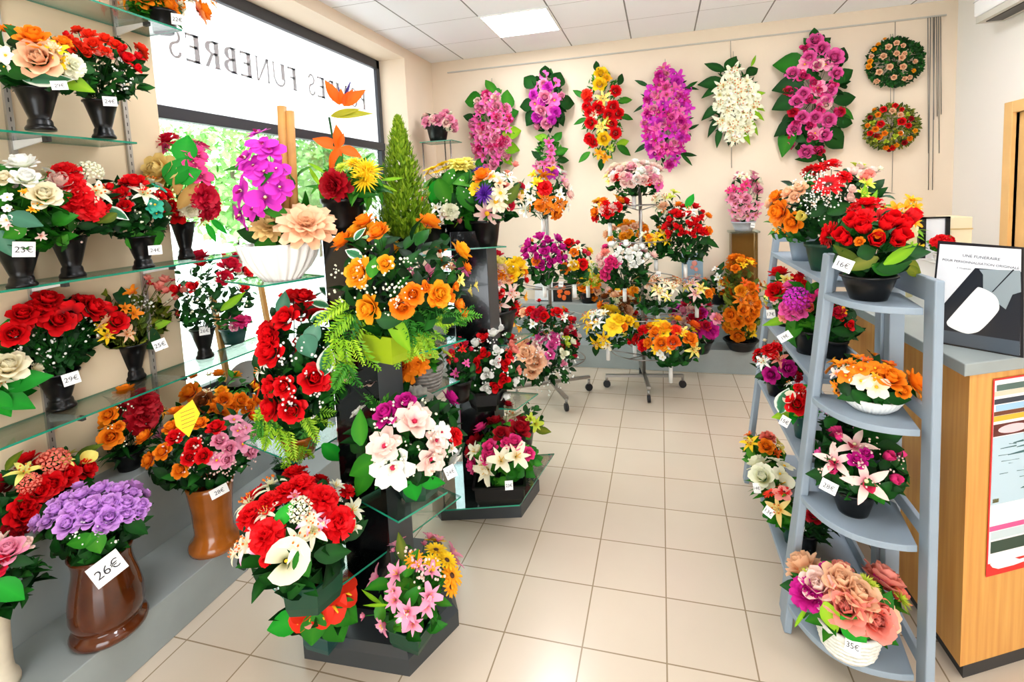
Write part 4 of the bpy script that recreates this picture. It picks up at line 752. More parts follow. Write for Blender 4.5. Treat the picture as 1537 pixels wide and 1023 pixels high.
arr(FB, 'red carnation and cream rose bouquet in a black vase on the third glass shelf', cb, (110,416,'Z',1.575), ('cone',354,24,'black'), (56,244,178,368), ('ovate',130,.06,'dark'),
  [('carnation','red',[(98,258,21),(118,293,19),(134,312,20),(112,276,14),(104,306,12)]),('rose','blush',[(90,273,19)]),('cluster','ivory',[(134,254,20)]),('lily','cream',[(146,287,22)]),('bud','red',[(164,280,11),(160,312,10)]),('rose','cream',[(70,258,12)])], G3, None, [(176,320,34,-20,'varieg',.5),(160,328,30,200,'olive'),(82,300,44,200,'mid')], ('berry','blush',12,2.6,(70,310,130,366)))
arr(FB, 'red rose, white lily and teal flower bouquet on the third glass shelf', cb, (216,402,'Z',1.575), ('cone',354,21,'black'), (150,262,258,372), ('ovate',130,.065,'dark'),
  [('rose','red',[(201,273,17),(181,290,13),(187,308,11),(172,318,10),(242,293,9)]),('lily','ivory',[(217,289,19)]),('simple','teal',[(240,281,12),(234,306,13),(236,320,9),(228,313,8)]),('rose','red',[(189,272,11)])], G3, (233,375,'24€',17,14,0), [(207,364,36,-75,'mid',.8),(232,358,32,-70,'mid',.8),(164,336,28,220,'dark')], ('berry','ivory',8,2.4))
arr(FB, 'yellow rose and magenta orchid bouquet at the window end of the third shelf', cb, (280,388,'Z',1.575), ('cone',333,17,'black'), (226,200,334,346), ('lance',60,.07,'mid'),
  [('rose','yellowr',[(236,255,25)]),('orchid','hot',[(283,207,11),(296,212,11),(288,222,12),(299,232,12),(291,244,12),(304,262,14),(296,252,11)]),('carnation','crimson',[(308,296,22),(315,314,20)]),('rose','red',[(264,320,15),(256,309,10)]),('peony','cream',[(285,314,15)]),('lily','tan',[(306,331,15),(254,290,12)])], G3, None, [(278,222,46,75,'bright',.7),(266,255,46,60,'bright',.7),(282,262,36,20,'bright',.8),(284,290,52,50,'tan',.35),(268,268,46,80,'tan',.3),(318,350,34,-60,'bright',.3),(330,340,34,-40,'bright',.3)])
arr(FB, 'red roses dotted with white filler in a black vase on the lowest glass shelf', cb, (93,612,'Z',.99), ('cone',556,27,'black'), (-4,438,152,572), ('ovate',190,.07,'dark'),
  [('rose','red',[(56,449,19),(50,463,17),(22,470,17),(10,500,17),(128,460,20),(147,468,14),(110,448,12),(32,486,12)]),('rose','red',[(79,479,21)])], G4, (107,568,'29€',20,18,8), (), ('berry','white',34,2.6,(10,452,140,556)))
arr(FB, 'loose green bouquet with orange alstroemeria on the lowest glass shelf', cb, (203,568,'Z',.99), ('cone',514,21,'black'), (130,420,264,528), ('ovate',160,.06,'olive'),
  [('rose','red',[(166,482,15)]),('bud','salmon',[(232,418,13),(262,434,11),(228,432,9),(208,416,9)]),('alstro','orange',[(196,470,13),(182,462,10)]),('lily','peach',[(184,500,14)]),('lily','yellow',[(150,503,12),(142,490,9)]),('alstro','crimson',[(214,426,9),(255,470,9),(246,420,9)])], G4, (240,517,'25€',17,16,14), [(222,508,56,-30,'dark',.6),(240,486,30,10,'lime',.5),(150,432,34,125,'olive',.3),(180,440,50,110,'dark',.35)], ('berry','white',10,2.2,(170,440,240,480)))
arr(FB, 'tall red rosebud bouquet at the window end of the lowest glass shelf', cb, (308,536,'Z',.99), ('cone',491,18,'black'), (256,372,382,502), ('ovate',150,.06,'dark'),
  [('bud','red',[(263,434,12),(289,430,12),(302,394,11),(372,409,12),(365,431,11)]),('rose','crimson',[(346,397,15),(337,416,13),(355,384,11),(371,394,11)])], G4, (307,496,'26€',14,13,0), [(350,452,40,30,'lime',.3)], ('berry','ivory',16,2.2))
arr(FP, 'small pink begonias in a dark teal pot before the bright window', ca, (352,514,'Z',.99), ('pot',490,19,'teal'), (328,470,378,500), ('ovate',36,.05,'mid'), [('rose','pink',[(341,480,10),(351,491,7)]),('peony','hot',[(361,480,12),(347,472,8)]),('rose','hot',[(371,478,8)])], G4)
arr(FB, 'single cream rose with huge bright green leaves at the left edge of the picture', cb, (-10,640,'Z',.99), ('cone',596,16,'black'), (-34,536,56,612), ('ovate',20,.07,'bright'), [('rose','cream',[(6,548,24),(22,558,13)]),('lily','ivory',[(2,572,14)])], G4, None, [(38,570,62,10,'bright',.55),(20,600,60,-25,'bright',.5),(8,488,40,10,'bright',.6),(2,606,50,-60,'bright',.5)])
# --- left plinth
P_ = 'vases on the left plinth'
arr(FB, 'dome of mauve roses in a big brown glazed vase on the left plinth', cb, (166,942,'Z',.2), ('belly',815,45,'brown'), (56,724,232,832), ('ovate',120,.07,'dark'),
  [('rose','mauve',[(98,746,13),(122,742,15),(150,733,15),(176,735,15),(200,740,13),(84,764,15),(110,763,16),(138,757,17),(165,755,17),(190,757,16),(213,757,14),(70,782,13),(101,786,16),(134,776,16),(164,776,17),(190,772,14),(209,770,12),(153,792,11)])], P_, (161,853,'26€',40,34,22), [(145,815,34,-80,'mid',.7),(120,812,40,190,'mid'),(205,790,40,-30,'dark')], ('berry','white',12,2,(70,770,230,815)))
arr(FB, 'orange, red and pink roses in an amber-brown vase on the left plinth', cb, (324,816,'Z',.2), ('trunk',716,34,'amber'), (206,604,398,728), ('ovate',170,.07,'dark'),
  [('rose','orange',[(216,655,14),(222,690,13),(243,677,13),(270,705,13),(256,640,13),(300,634,12)]),('rose','red',[(262,655,13),(290,668,12),(305,684,12),(284,686,12),(324,640,14)]),('rose','pink',[(330,660,13),(345,672,12),(340,690,12),(378,676,13)]),('simple','pink',[(325,690,13),(352,627,14),(370,640,14),(385,655,13),(366,665,14),(358,645,12)])], P_, (329,737,'28€',24,14,14), (), ('berry','blush',34,2.2,(240,630,395,720)))
arr(FB, 'orange and brown rose bouquet on the left plinth behind the pink and red one', cb, (322,655,'P',('X',-2.54,.6)), ('pot',632,22,'black'), (266,555,392,652), ('ovate',70,.06,'mid'),
  [('rose','orange',[(284,588,15),(290,563,11),(336,600,14),(348,612,12),(362,600,13),(374,610,13),(386,600,11),(320,608,12)]),('rose','brown',[(305,602,15)]),('lily','cream',[(310,588,10)]),('rose','amber',[(332,586,10)])], P_, None)
arr(FB, 'dark red carnation and orange rose bouquet low against the beige panel', cb, (196,705,'P',('X',-2.54,.6)), ('pot',678,20,'black'), (146,576,250,700), ('lance',130,.08,'dark'),
  [('carnation','dred',[(216,603,23),(214,628,24),(232,612,14)]),('rose','orange',[(162,622,14),(166,655,15),(178,640,9)]),('lily','amber',[(244,616,12)])], P_, None, (), ('berry','ivory',10,2,(160,600,240,680)))
arr(FB, 'coral hydrangea and red rose bouquet leaning low behind the mauve roses', cb, (70,790,'P',('X',-2.53,.6)), ('pot',762,24,'black'), (-20,670,152,812), ('ovate',150,.075,'dark'),
  [('cluster','coral',[(84,688,22),(46,724,16)]),('rose','red',[(131,702,16),(103,711,17),(78,726,17),(58,736,17),(36,770,19),(36,758,15)]),('lily','lemon',[(36,706,20),(100,690,13)]),('rose','dred',[(20,800,17),(30,784,14)]),('calla','lemon',[(128,690,14)])], P_, None, [(132,676,40,35,'olive',.4),(140,735,50,-10,'mid',.4),(20,690,30,70,'olive')])
arr(FB, 'pale pink rosebuds in a beige stone vase at the lower left corner', cb, (2,1030,'Z',.2), ('trunk',905,22,'stone'), (-40,800,66,915), ('ovate',70,.07,'dark'), [('rose','pink',[(12,824,20)]),('bud','blush',[(38,816,17)]),('rose','crimson',[(-6,848,16)])], P_, None, [(14,886,50,-40,'bright',.6),(30,842,34,0,'dark')])
arr(FP, 'little black vase of ferns on the floor edge below the lime greens', ca, (431,728,'Z',.16), ('cone',698,17,'black'), (410,668,452,704), ('fern',16,.07,'dark'), [('alstro','ivory',[(430,690,6),(440,684,6)])], None)
# --- front tower
T_ = 'arrangements on the front tower'
o = arr(FA, 'magenta moth orchid and big peach dahlia in a white pleated bowl', ca, (424,419,'Z',1.55), ('fluted',364,54,'white'), (352,186,474,372), ('ovate',14,.09,'mid'),
  [('orchid','orchid',[(384,195,17),(392,213,18),(364,234,19),(404,222,18),(379,247,16),(395,256,20),(357,286,21),(398,296,21),(378,312,17),(356,324,20),(414,252,16),(420,280,16)])], T_, None, [(452,376,46,-60,'mid',.75),(374,352,50,170,'dark',.5),(420,362,70,0,'mid',.4),(470,345,50,10,'olive',.4)], None, 0, False)
bd = o.location; q = (CAM-bd).normalized(); mst = MB(); P0, P1_ = at(432, 366, 'D', depth(bd)+.02)-bd, at(423, 160, 'D', depth(bd)+.02)-bd; mst.tube([P0, P1_], .019, 8); mst.tube([P0+Vector((.032,.01,0)), P1_+Vector((.03,.01,-.02))], .017, 8); mst.build('bamboo_stake', STK, o)
for kx, cc, x, y, r in (('dahlia','peach',460,340,42), ('dahlia','tan',405,342,26)):
    P = at(x, y, 'D', depth(bd)-.06); r_ = r*depth(bd)/FPX; n = (q+ZUP*.9).normalized(); b_ = link(NICE[kx], bloom(kx, cc, 0), o, P-bd); b_.rotation_mode = 'QUATERNION'; b_.rotation_quaternion = n.to_track_quat('Z', 'Y'); b_.scale = (r_, r_, r_*.8)
# bird of paradise pot on the column
o = arr(FA, 'orange bird-of-paradise stems with a dark red bloom in a black pot', ca, (519,352,'D',2.17), ('pot',297,32,'black'), (464,235,592,310), ('lance',60,.13,'mid'),
  [('peony','dred',[(500,279,25)]),('mum','yellow',[(552,252,25),(530,243,16),(548,268,20)]),('mum','lime',[(512,250,12)])], T_, None, [(540,310,30,-40,'varieg'),(470,262,46,125,'lime',.15),(474,250,40,140,'lime',.15),(590,268,36,10,'lime',.15),(585,282,30,-20,'lime',.15)])
bd = o.location; D0 = depth(bd); kk = D0/FPX
def pxl(x, y, dz=0.): return at(x, y, 'D', D0+dz)-bd
STR = ramp_mat('strelitzia_petal', [(0,'D85000'),(.6,'F06408'),(1,'D84800')]); SPA = ramp_mat('strelitzia_sheath', [(0,'3C7820'),(.42,'A8A020'),(1,'508030')]); mst = MB(); mst.tube([pxl(516, 300), pxl(505, 240), pxl(494, 176)], .005, 6, 0, .4); mst.build('stem', leaf_mat('dark'), o)
def blades(name, lst, mt, wd, c):
    for x0, y0, x1, y1 in lst:
        m = MB(); a, b_ = pxl(x0, y0), pxl(x1, y1, -.02); leaf(m, a, b_-a, (CAM-bd).normalized()+Vector((.3,0,.2)), (b_-a).length, (b_-a).length*wd, .4, random.Random(int(x0*7+y1)), .1, .2, False, 6); m.build(name, mt, o)
blades('sheath', [(497,174,558,168),(497,174,540,162)], SPA, .22, 0); blades('strelitzia_petal', [(508,156,488,118),(510,157,492,128),(512,156,512,132),(514,156,530,134),(515,158,548,134),(520,158,526,138)], STR, .42, 0); blades('strelitzia_tongue', [(516,150,527,120),(512,148,508,128)], mat('strelitzia_blue', '2C1C6C', .5), .14, 0)
blades('strelitzia_petal', [(508,222,468,206),(509,222,505,186),(509,222,495,256),(511,222,543,235),(509,220,516,200)], STR, .46, 0)
# cypress
o = thing('potted_cypress', 'pointed yellow-green dwarf cypress in a black pot at the centre', 'potted conifer', at(611,388,'Z',1.57)); bd = o.location; k = depth(bd)/FPX; m = MB(); pot_mesh(m, 'square', 36*k, 27*k, random.Random(2)); m.build('pot', BLACK, o); rng = random.Random(12); m = MB(); hT = 174*k; m.tube([(0,0,30*k),(0,0,34*k+hT*.9)], [.01,.003], 6, 0, .1); ax_ = pxl
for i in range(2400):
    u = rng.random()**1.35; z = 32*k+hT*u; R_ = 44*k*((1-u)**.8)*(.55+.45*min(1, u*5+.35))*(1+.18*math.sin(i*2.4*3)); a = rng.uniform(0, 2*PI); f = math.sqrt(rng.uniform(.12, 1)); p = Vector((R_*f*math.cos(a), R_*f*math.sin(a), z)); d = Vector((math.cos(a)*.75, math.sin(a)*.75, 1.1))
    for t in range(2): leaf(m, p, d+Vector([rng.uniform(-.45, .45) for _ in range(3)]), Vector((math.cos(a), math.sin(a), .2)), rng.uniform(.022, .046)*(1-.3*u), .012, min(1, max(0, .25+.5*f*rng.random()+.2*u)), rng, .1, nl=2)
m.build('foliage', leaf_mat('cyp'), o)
arr(FA, 'large orange rose arrangement with ferns in a lime square pot', ca, (590,536,'Z',1.22), ('square',494,38,'lime'), (498,312,712,520), ('ovate',230,.08,'dark'),
  [('rose','orange',[(546,331,17),(513,360,18),(566,348,15),(570,340,12),(604,460,17),(620,441,15),(660,452,10),(697,470,12)]),('rose','amber',[(537,409,21),(552,463,19),(578,395,14),(660,440,18)]),('bud','orange',[(652,447,15),(675,445,14),(690,456,14),(640,430,11),(684,430,9)]),('alstro','lemon',[(690,420,13),(705,436,12),(714,428,11)])], T_, None,
  [(585,480,36,-10,'dark',.7),(560,400,30,80,'mid',.6),(700,480,60,-10,'fern'),(660,500,70,-40,'fern'),(640,490,70,-60,'fern'),(520,500,80,-120,'fern'),(545,500,80,-100,'fern'),(500,470,70,200,'fern'),(575,520,70,-95,'fern'),(605,524,64,-80,'fern'),(640,520,60,-70,'fern'),(515,540,80,-100,'fern'),(520,575,70,-95,'fern'),(672,490,60,-50,'fern'),(530,380,30,150,'varieg'),(540,350,24,60,'varieg'),(600,500,70,-70,'lime',.35)], ('berry','ivory',44,2.6,(500,370,640,470)))
arr(FA, 'tall red roses with white-edged leaves and lime ferns on the front tower', ca, (452,680,'Z',.80), ('pot',648,28,'amber'), (384,424,540,656), ('ovate',260,.08,'dark'),
  [('rose','red',[(456,444,16),(427,476,18),(401,498,15),(404,528,20),(402,510,15),(406,580,15),(426,580,15),(406,610,20),(438,615,18),(472,567,20),(488,575,12)]),('anthur','scarlet',[(386,582,15),(380,572,12)]),('lily','white',[(388,556,13),(396,545,10)])], T_, None,
  [(492,440,30,-40,'varieg',.55),(478,455,30,160,'varieg',.5),(485,474,36,25,'varieg',.5),(490,540,42,70,'varieg',.6),(514,535,34,80,'varieg',.5),(462,520,36,-70,'blue',.8),(470,500,34,60,'blue',.7),(425,455,40,90,'blue',.5),(400,640,60,-100,'fern'),(420,650,70,-100,'fern'),(440,660,80,-95,'fern'),(412,670,70,-110,'fern'),(460,650,60,-60,'fern'),(475,640,60,-50,'fern'),(450,690,50,-90,'fern'),(396,655,56,-90,'fern'),(430,640,60,-80,'fern'),(404,625,50,-130,'fern'),(520,560,60,-100,'fern'),(526,580,60,-90,'fern'),(505,560,60,-110,'fern'),(456,668,40,60,'blue',.4),(500,680,46,-50,'bright',.5)], ('berry','white',26,3,(420,480,500,640)))
arr(FA, 'blush lily and magenta rose arrangement on the right glass leaf of the front tower', ca, (628,738,'Z',.66), ('hex',700,36,'green'), (522,570,702,722), ('ovate',200,.085,'dark'),
  [('magnolia','blush',[(576,668,26),(623,630,30),(648,690,24),(656,660,20),(559,572,20),(520,568,16)]),('magnolia','white',[(589,703,32),(680,690,22),(664,648,15)]),('rose','magenta',[(609,603,16),(579,620,18)]),('carnation','red',[(684,654,14)]),('alstro','white',[(594,632,12),(678,672,13)])], T_, (676,708,'24€',16,18,20),
  [(545,700,60,210,'mid',.5),(540,640,50,100,'mid'),(560,590,60,120,'fern'),(545,720,70,-120,'mid',.4),(620,735,44,-80,'bright',.6),(650,724,40,-20,'bright')], ('berry','ivory',34,3,(550,600,680,720)))
arr(FA, 'huge red carnations and white lilies in a green pot on the lowest front leaf', ca, (470,896,'Z',.38), ('hex',848,50,'green'), (350,712,546,872), ('ovate',110,.09,'dark'),
  [('carnation','red',[(400,803,24),(378,772,22),(485,748,24),(508,783,25),(452,728,22),(430,736,18),(404,752,18),(522,736,13),(398,840,9)]),('lily','ivory',[(448,812,26),(470,795,24),(398,768,18)]),('lily','pinkw',[(368,815,24),(466,780,19)]),('calla','ivory',[(428,842,34)]),('alstro','ivory',[(530,764,22),(505,728,16),(532,790,14)]),('cluster','ivory',[(450,762,20)]),('alstro','pink',[(442,744,11),(484,786,12)]),('lily','cream',[(350,830,14),(360,822,14)])], T_, None, [(428,770,36,60,'bright',.6),(455,848,40,-70,'mid',.6),(500,830,50,0,'dark'),(535,795,40,30,'dark')])
arr(FA, 'scarlet anthurium arrangement with big heart leaves low on the base of the front tower', ca, (490,962,'Z',.1), ('square',932,28,'teal'), (418,846,540,945), ('ovate',24,.1,'dark'),
  [('anthur','scarlet',[(494,880,29),(514,868,27),(456,905,27),(474,892,27),(502,910,25),(520,888,24),(448,928,19),(484,922,20)]),('anthur','salmon',[(440,900,16),(466,926,15)])], T_, (414,938,'30€',18,12,55), [(425,936,64,200,'bright',.5),(505,940,60,-70,'mid',.7),(470,945,50,-100,'mid',.7),(520,920,50,-40,'mid',.7)])
arr(FA, 'pink gladiolus and yellow gerbera on the base of the front tower', ca, (622,958,'Z',.1), ('square',928,32,'green'), (556,806,698,952), ('ovate',46,.085,'mid'),
  [('gerbera','yellow',[(655,822,18),(672,838,18),(650,842,14)]),('gerbera','amber',[(680,862,19),(678,880,14),(622,838,14)]),('alstro','pink',[(595,860,20),(645,895,21),(612,918,21),(592,900,17),(575,938,17),(640,910,16),(620,936,17),(648,856,15),(590,886,14),(628,850,12)]),('alstro','pinkw',[(574,938,14),(606,925,13)]),('bud','pink',[(544,924,7),(590,825,6)])], T_, None, [(562,908,44,180,'lime',.1),(556,895,40,150,'lime',.15),(602,820,40,100,'olive',.4)], ('berry','blush',14,3,(600,820,680,900)))
arr(FA, 'orange dahlia and lime flowers in a small grey wicker basket between the two towers', ca, (640,583,'Z',.98), ('basket',545,27,'wicker'), (582,512,676,566), ('ovate',40,.06,'mid'), [('dahlia','orange',[(606,549,26),(628,545,16)]),('simple','lime',[(646,530,15),(636,518,11)]),('alstro','peach',[(660,520,10),(640,510,10)]),('alstro','amber',[(618,528,9)])], T_)
arr(FA, 'rosy pink dahlias in a dark pot behind the orange roses', ca, (640,470,'D',2.75), ('pot',446,26,'black'), (606,382,706,452), ('lance',60,.07,'mid'), [('dahlia','pink',[(636,418,22),(622,420,16)]),('dahlia','rosep',[(650,424,16),(610,408,12)]),('alstro','pinkw',[(666,402,10),(630,398,10)]),('lily','peach',[(668,388,12),(676,394,10)])], T_)
# --- rear tower
U_ = 'arrangements on the rear tower'
arr(FA, 'yellow begonia with broad green leaves on top of the rear tower column', ca, (690,352,'D',3.08), ('pot',318,26,'black'), (632,240,746,332), ('ivy',110,.11,'mid'), [('simple','yellow',[(648,250,17),(662,245,12),(640,258,12),(655,256,12)]),('peony','lemon',[(690,246,15),(700,243,14),(680,244,11)])], U_, None, [(666,290,44,-70,'mid',.55),(700,300,44,-60,'mid',.5),(652,292,40,-100,'bright',.5),(726,272,40,-20,'mid',.45),(684,310,40,-80,'dark',.5),(712,300,40,-40,'dark',.5),(672,270,36,-120,'mid',.5)], ('berry','white',14,2.4,(640,260,720,330)))
arr(FA, 'small white and salmon flower pot left of the rear tower column', ca, (650,372,'Z',1.56), ('pot',338,22,'black'), (622,278,706,346), ('ovate',50,.06,'mid'), [('alstro','white',[(654,312,10),(664,322,10),(680,318,10),(640,290,9)]),('peony','ivory',[(676,316,14)]),('bud','salmon',[(668,322,10),(652,330,9),(690,330,8)]),('alstro','scarlet',[(634,300,12)]),('simple','lemon',[(632,328,14),(642,322,11),(634,338,10)]),('lily','white',[(642,286,12)])], U_, None, (), ('berry','ivory',14,2.2))
arr(FA, 'white daisies, purple chrysanthemum and cream flowers in a black pot on the rear tower', ca, (730,369,'Z',1.56), ('pot',330,23,'black'), (694,244,792,346), ('ovate',80,.07,'dark'),
  [('mum','violet',[(725,290,17)]),('daisy','blush',[(730,322,21)]),('daisy','cream',[(744,302,18),(740,262,16),(752,288,15),(758,305,14)]),('rose','orange',[(724,262,15)]),('simple','yellow',[(711,282,12)]),('lily','white',[(790,312,17),(762,264,14)]),('rose','crimson',[(766,308,9)]),('alstro','peach',[(750,274,11),(780,296,11)]),('bud','salmon',[(774,246,9)])], U_, None, [(770,290,40,50,'olive',.4),(706,336,40,-60,'mid',.6),(690,320,46,60,'lime',.25)])
arr(FA, 'yellow and peach ranunculus arrangement with red buds right of the rear tower column', ca, (742,503,'Z',.95), ('pot',462,36,'black'), (700,372,794,472), ('ovate',110,.07,'dark'),
  [('rose','lemon',[(737,388,14),(752,394,13)]),('rose','yellow',[(778,396,15),(766,406,15)]),('rose','blush',[(752,402,12)]),('bud','crimson',[(736,376,11),(748,380,10),(724,388,10),(722,400,9)]),('rose','red',[(734,406,11),(736,432,10),(750,440,9),(772,460,13),(790,420,8)]),('rose','orange',[(732,396,11),(752,412,9),(766,416,9)]),('rose','peach',[(762,418,10)]),('lily','blush',[(748,455,17),(768,440,16),(750,424,12)]),('alstro','amber',[(788,446,10)])], U_, (746,486,'25€',13,17,8), (), ('berry','white',8,2))
arr(FA, 'red and white rosebud arrangement in a dark pot on the rear tower', ca, (732,608,'Z',.6), ('hex',578,32,'black'), (684,486,792,598), ('ivy',130,.075,'dark'),
  [('bud','red',[(724,506,12),(726,531,12),(714,549,14),(757,546,13),(744,580,12),(756,569,12),(765,533,9)]),('bud','white',[(740,499,12),(714,514,12),(745,543,11),(731,561,12),(730,582,11),(760,594,12),(774,571,10),(746,526,11)]),('bud','salmon',[(772,524,11),(778,556,9),(768,516,9)])], U_, None, [(690,565,60,190,'dark',.6),(700,585,56,220,'dark',.6),(700,540,50,150,'dark',.6)], ('berry','white',26,2.2))
arr(FA, 'magenta roses and cream lilies in a dark pot at the rear tower foot', ca, (752,738,'Z',.15), ('square',708,44,'black'), (698,628,818,724), ('ivy',70,.08,'mid'),
  [('rose','dred',[(780,643,16),(752,650,14),(745,630,13),(763,606,10)]),('rose','hot',[(708,698,14),(735,670,14),(731,686,12),(772,662,14),(794,680,11),(760,664,10)]),('alstro','cream',[(730,706,23),(752,690,23),(776,684,23),(712,676,16),(724,698,16)]),('bud','cream',[(716,674,8)])], U_, (764,728,'23€',12,13,0))
arr(FA, 'cream lily and lime flower bouquet behind the magenta roses at the rear tower', ca, (782,672,'Z',.15), ('pot',640,22,'black'), (740,594,822,652), ('ovate',50,.06,'dark'), [('lily','cream',[(768,624,18),(760,612,13)]),('alstro','lime',[(804,636,14),(796,628,10)]),('carnation','dred',[(782,636,13)])], U_, None, [(816,646,30,-20,'olive',.4)])
arr(FA, 'little red and salmon flower pot just right of the wicker basket', ca, (690,600,'D',2.72), ('pot',568,20,'black'), (668,508,716,580), ('ovate',60,.06,'dark'), [('alstro','red',[(680,532,8),(686,518,9),(676,540,8),(694,524,8)]),('bud','crimson',[(698,516,8),(690,508,7)]),('alstro','rosep',[(684,560,9),(678,572,8),(700,545,8)]),('berry','crimson',[(676,526,4),(684,540,4)])], U_)
# --- rear rack
R2 = 'bouquets on the rear rack'
def rb(label, d, box, blooms, leaf_=('ovate',80,.07,'dark'), group=R2, foot=None, tagp=None, big=(), filler=None, name=FB, tube=True):
    x = (box[0]+box[2])/2; y = foot or box[3]+14; return arr(name, label, cb, (x,y,'D',d), ('tube',box[3]-6,5,'white') if tube else None, box, leaf_, blooms, group, tagp, big, filler)
rb('orange lily and white flower bouquet at the top of the rear rack', 4.2, (770,246,862,334), [('lily','orange',[(818,300,17),(828,312,15),(842,306,14)]),('rose','orange',[(812,308,11),(836,322,11)]),('carnation','red',[(818,281,12)]),('alstro','white',[(792,284,13),(796,300,12),(786,316,14),(840,292,11),(852,310,10)]),('alstro','yellow',[(806,274,12),(800,262,9)]),('rose','blush',[(856,292,10),(850,276,9)]),('alstro','pink',[(846,270,10)])])
rb('magenta cyclamen bouquet dome on the rear rack', 4.1, (782,344,854,432), [('bud','magenta',[(792,366,11),(810,354,12),(822,360,11),(800,374,11),(818,378,12),(832,374,11),(844,370,10),(806,386,10),(826,392,11),(838,388,10),(812,398,10),(848,386,9),(790,384,9)]),('rose','orange',[(786,406,11),(804,392,8)]),('rose','peach',[(786,404,12)])], tagp=(842,426,'20€',7,8))
rb('red and yellow rose bouquet at the right side of the rear rack', 4.3, (836,352,890,432), [('rose','red',[(854,364,10),(875,396,10)]),('rose','orange',[(862,378,8),(848,402,10)]),('alstro','cream',[(868,372,9),(850,384,9),(858,394,9)]),('rose','yellow',[(862,398,9)]),('berry','crimson',[(878,376,4),(884,380,4)])])
rb('white, magenta and pink flower ball low on the rear rack', 4.26, (784,482,870,586), [('lily','white',[(812,486,15),(830,496,16),(820,502,13)]),('rose','rosep',[(812,506,11),(832,504,10),(828,518,9),(826,532,8),(834,512,8)]),('bud','crimson',[(820,474,9),(856,490,9),(846,480,9)]),('rose','blush',[(850,488,10),(806,516,10)]),('bud','lime',[(850,508,8),(852,516,7)]),('bud','ivory',[(846,530,10),(860,512,8)]),('bud','pink',[(846,545,7),(806,494,8)])], foot=562, filler=('berry','white',20,2.2))
rb('peach rose bouquet hanging low at the left of the rear rack', 4.22, (756,500,838,590), [('rose','peach',[(780,514,15),(790,530,15),(804,542,15),(798,556,13)]),('bud','coral',[(762,528,12),(776,556,9)]),('alstro','blush',[(786,506,11),(812,530,12),(770,540,10),(820,544,9)]),('rose','salmon',[(770,548,9)])], foot=563, filler=('berry','white',14,2))
rb('yellow-green mimosa bouquet behind the magenta cyclamen on the rear rack', 4.75, (858,388,908,432), [('alstro','lemon|lime|yellow',16,6)], ('needle',70,.07,'lime'))
rb('red and pale pink bud bouquet low between the two racks', 4.5, (836,470,872,540), [('bud','crimson|red|blush|ivory',14,7)])
rb('mixed red, orange and cream flower row in the middle of the rear rack', 4.2, (764,448,862,506), [('rose','red',[(774,470,8),(796,466,10),(816,474,9),(836,468,11),(766,472,7)]),('rose','crimson',[(806,472,11),(812,464,8)]),('rose','peach',[(786,468,9)]),('alstro','amber',[(780,492,8),(772,486,7)]),('alstro','white',[(800,486,9),(846,476,9)]),('bud','red',[(856,478,8),(850,466,6)])])
# --- front rack
R1 = 'bouquets on the front rack'
rb('round pink and white rosebud bouquet at the very top of the front rack', 4.66, (902,242,1002,300), [('rose','blush',16,8,(906,240,1000,278)),('rose','white|pink|cream',12,8,(910,240,996,274)),('rose','red',[(926,266,8),(973,272,7)]),('simple','rosep',[(990,278,10),(986,268,9)]),('alstro','lemon',[(910,264,9),(914,272,7)])], group=R1)
rb('orange and red rose bouquet on the left of the front rack', 4.7, (884,292,948,340), [('alstro','amber',[(898,300,10),(902,308,8)]),('rose','orange',[(892,318,9),(906,300,8),(932,300,8)]),('rose','red',[(912,318,11),(928,310,9),(893,326,9),(908,306,8)]),('rose','blush',[(920,312,8),(904,314,8)])], group=R1)
rb('big bouquet of red rosebuds at the right of the front rack', 4.55, (984,302,1074,402), [('bud','red',[(1005,330,9),(998,340,9),(1016,340,9),(1004,350,9),(1024,348,9),(1036,336,9),(1044,330,9),(1050,346,10),(1040,350,9),(1058,348,9),(1020,322,10),(1012,318,10),(1032,320,8),(1052,326,8),(1046,338,8)]),('lily','white',[(1034,316,14)]),('rose','orange',[(1018,306,8),(1064,346,8)])], ('ovate',120,.08,'dark'), R1, None, None, [(1068,364,34,-30,'dark',.3),(1036,300,30,70,'bright',.4)])
rb('cream lily and yellow bud bouquet behind the red rosebuds on the front rack', 4.9, (974,284,1034,350), [('lily','cream',[(984,300,13),(998,296,12),(990,310,11)]),('alstro','lime',[(1012,288,10),(1006,296,9)]),('rose','peach',[(996,308,8)])], group=R1)
rb('yellow lily bouquet in the middle of the front rack', 4.6, (958,336,1012,392), [('lily','yellow',[(984,356,12),(976,360,11),(1000,360,10),(994,350,10)]),('rose','orange',[(974,356,7)]),('alstro','cream',[(966,352,9)])], group=R1)
rb('orange ranunculus bouquet half hidden at the back of the front rack', 4.95, (906,330,976,372), [('rose','amber|orange|peach',14,7)], ('ovate',50,.06,'mid'), R1)
rb('bouquet of white rosebuds with magenta roses at its left on the front rack', 4.5, (888,358,988,438), [('bud','white',[(918,366,10),(930,374,9),(944,378,9),(954,372,9),(964,370,9),(940,366,9),(958,382,9),(945,388,9),(972,384,9),(930,390,8),(951,397,8),(960,392,8),(925,382,8)]),('rose','hot',[(916,392,11),(924,394,9),(908,412,11),(912,402,8)]),('rose','blush',[(900,386,10),(902,396,8)]),('rose','salmon',[(908,378,8)])], ('ovate',110,.08,'dark'), R1)
rb('peach and cream lily bouquet with a white card on the front rack', 4.55, (944,410,1032,476), [('lily','cream',[(990,438,13),(1010,430,13),(1000,424,12)]),('lily','peach',[(974,424,13),(984,418,12),(1018,424,10)]),('dahlia','tan',[(958,420,14)]),('lily','lemon',[(985,432,9),(1000,444,9)])], group=R1, tagp=(988,412,'18€',7,10))
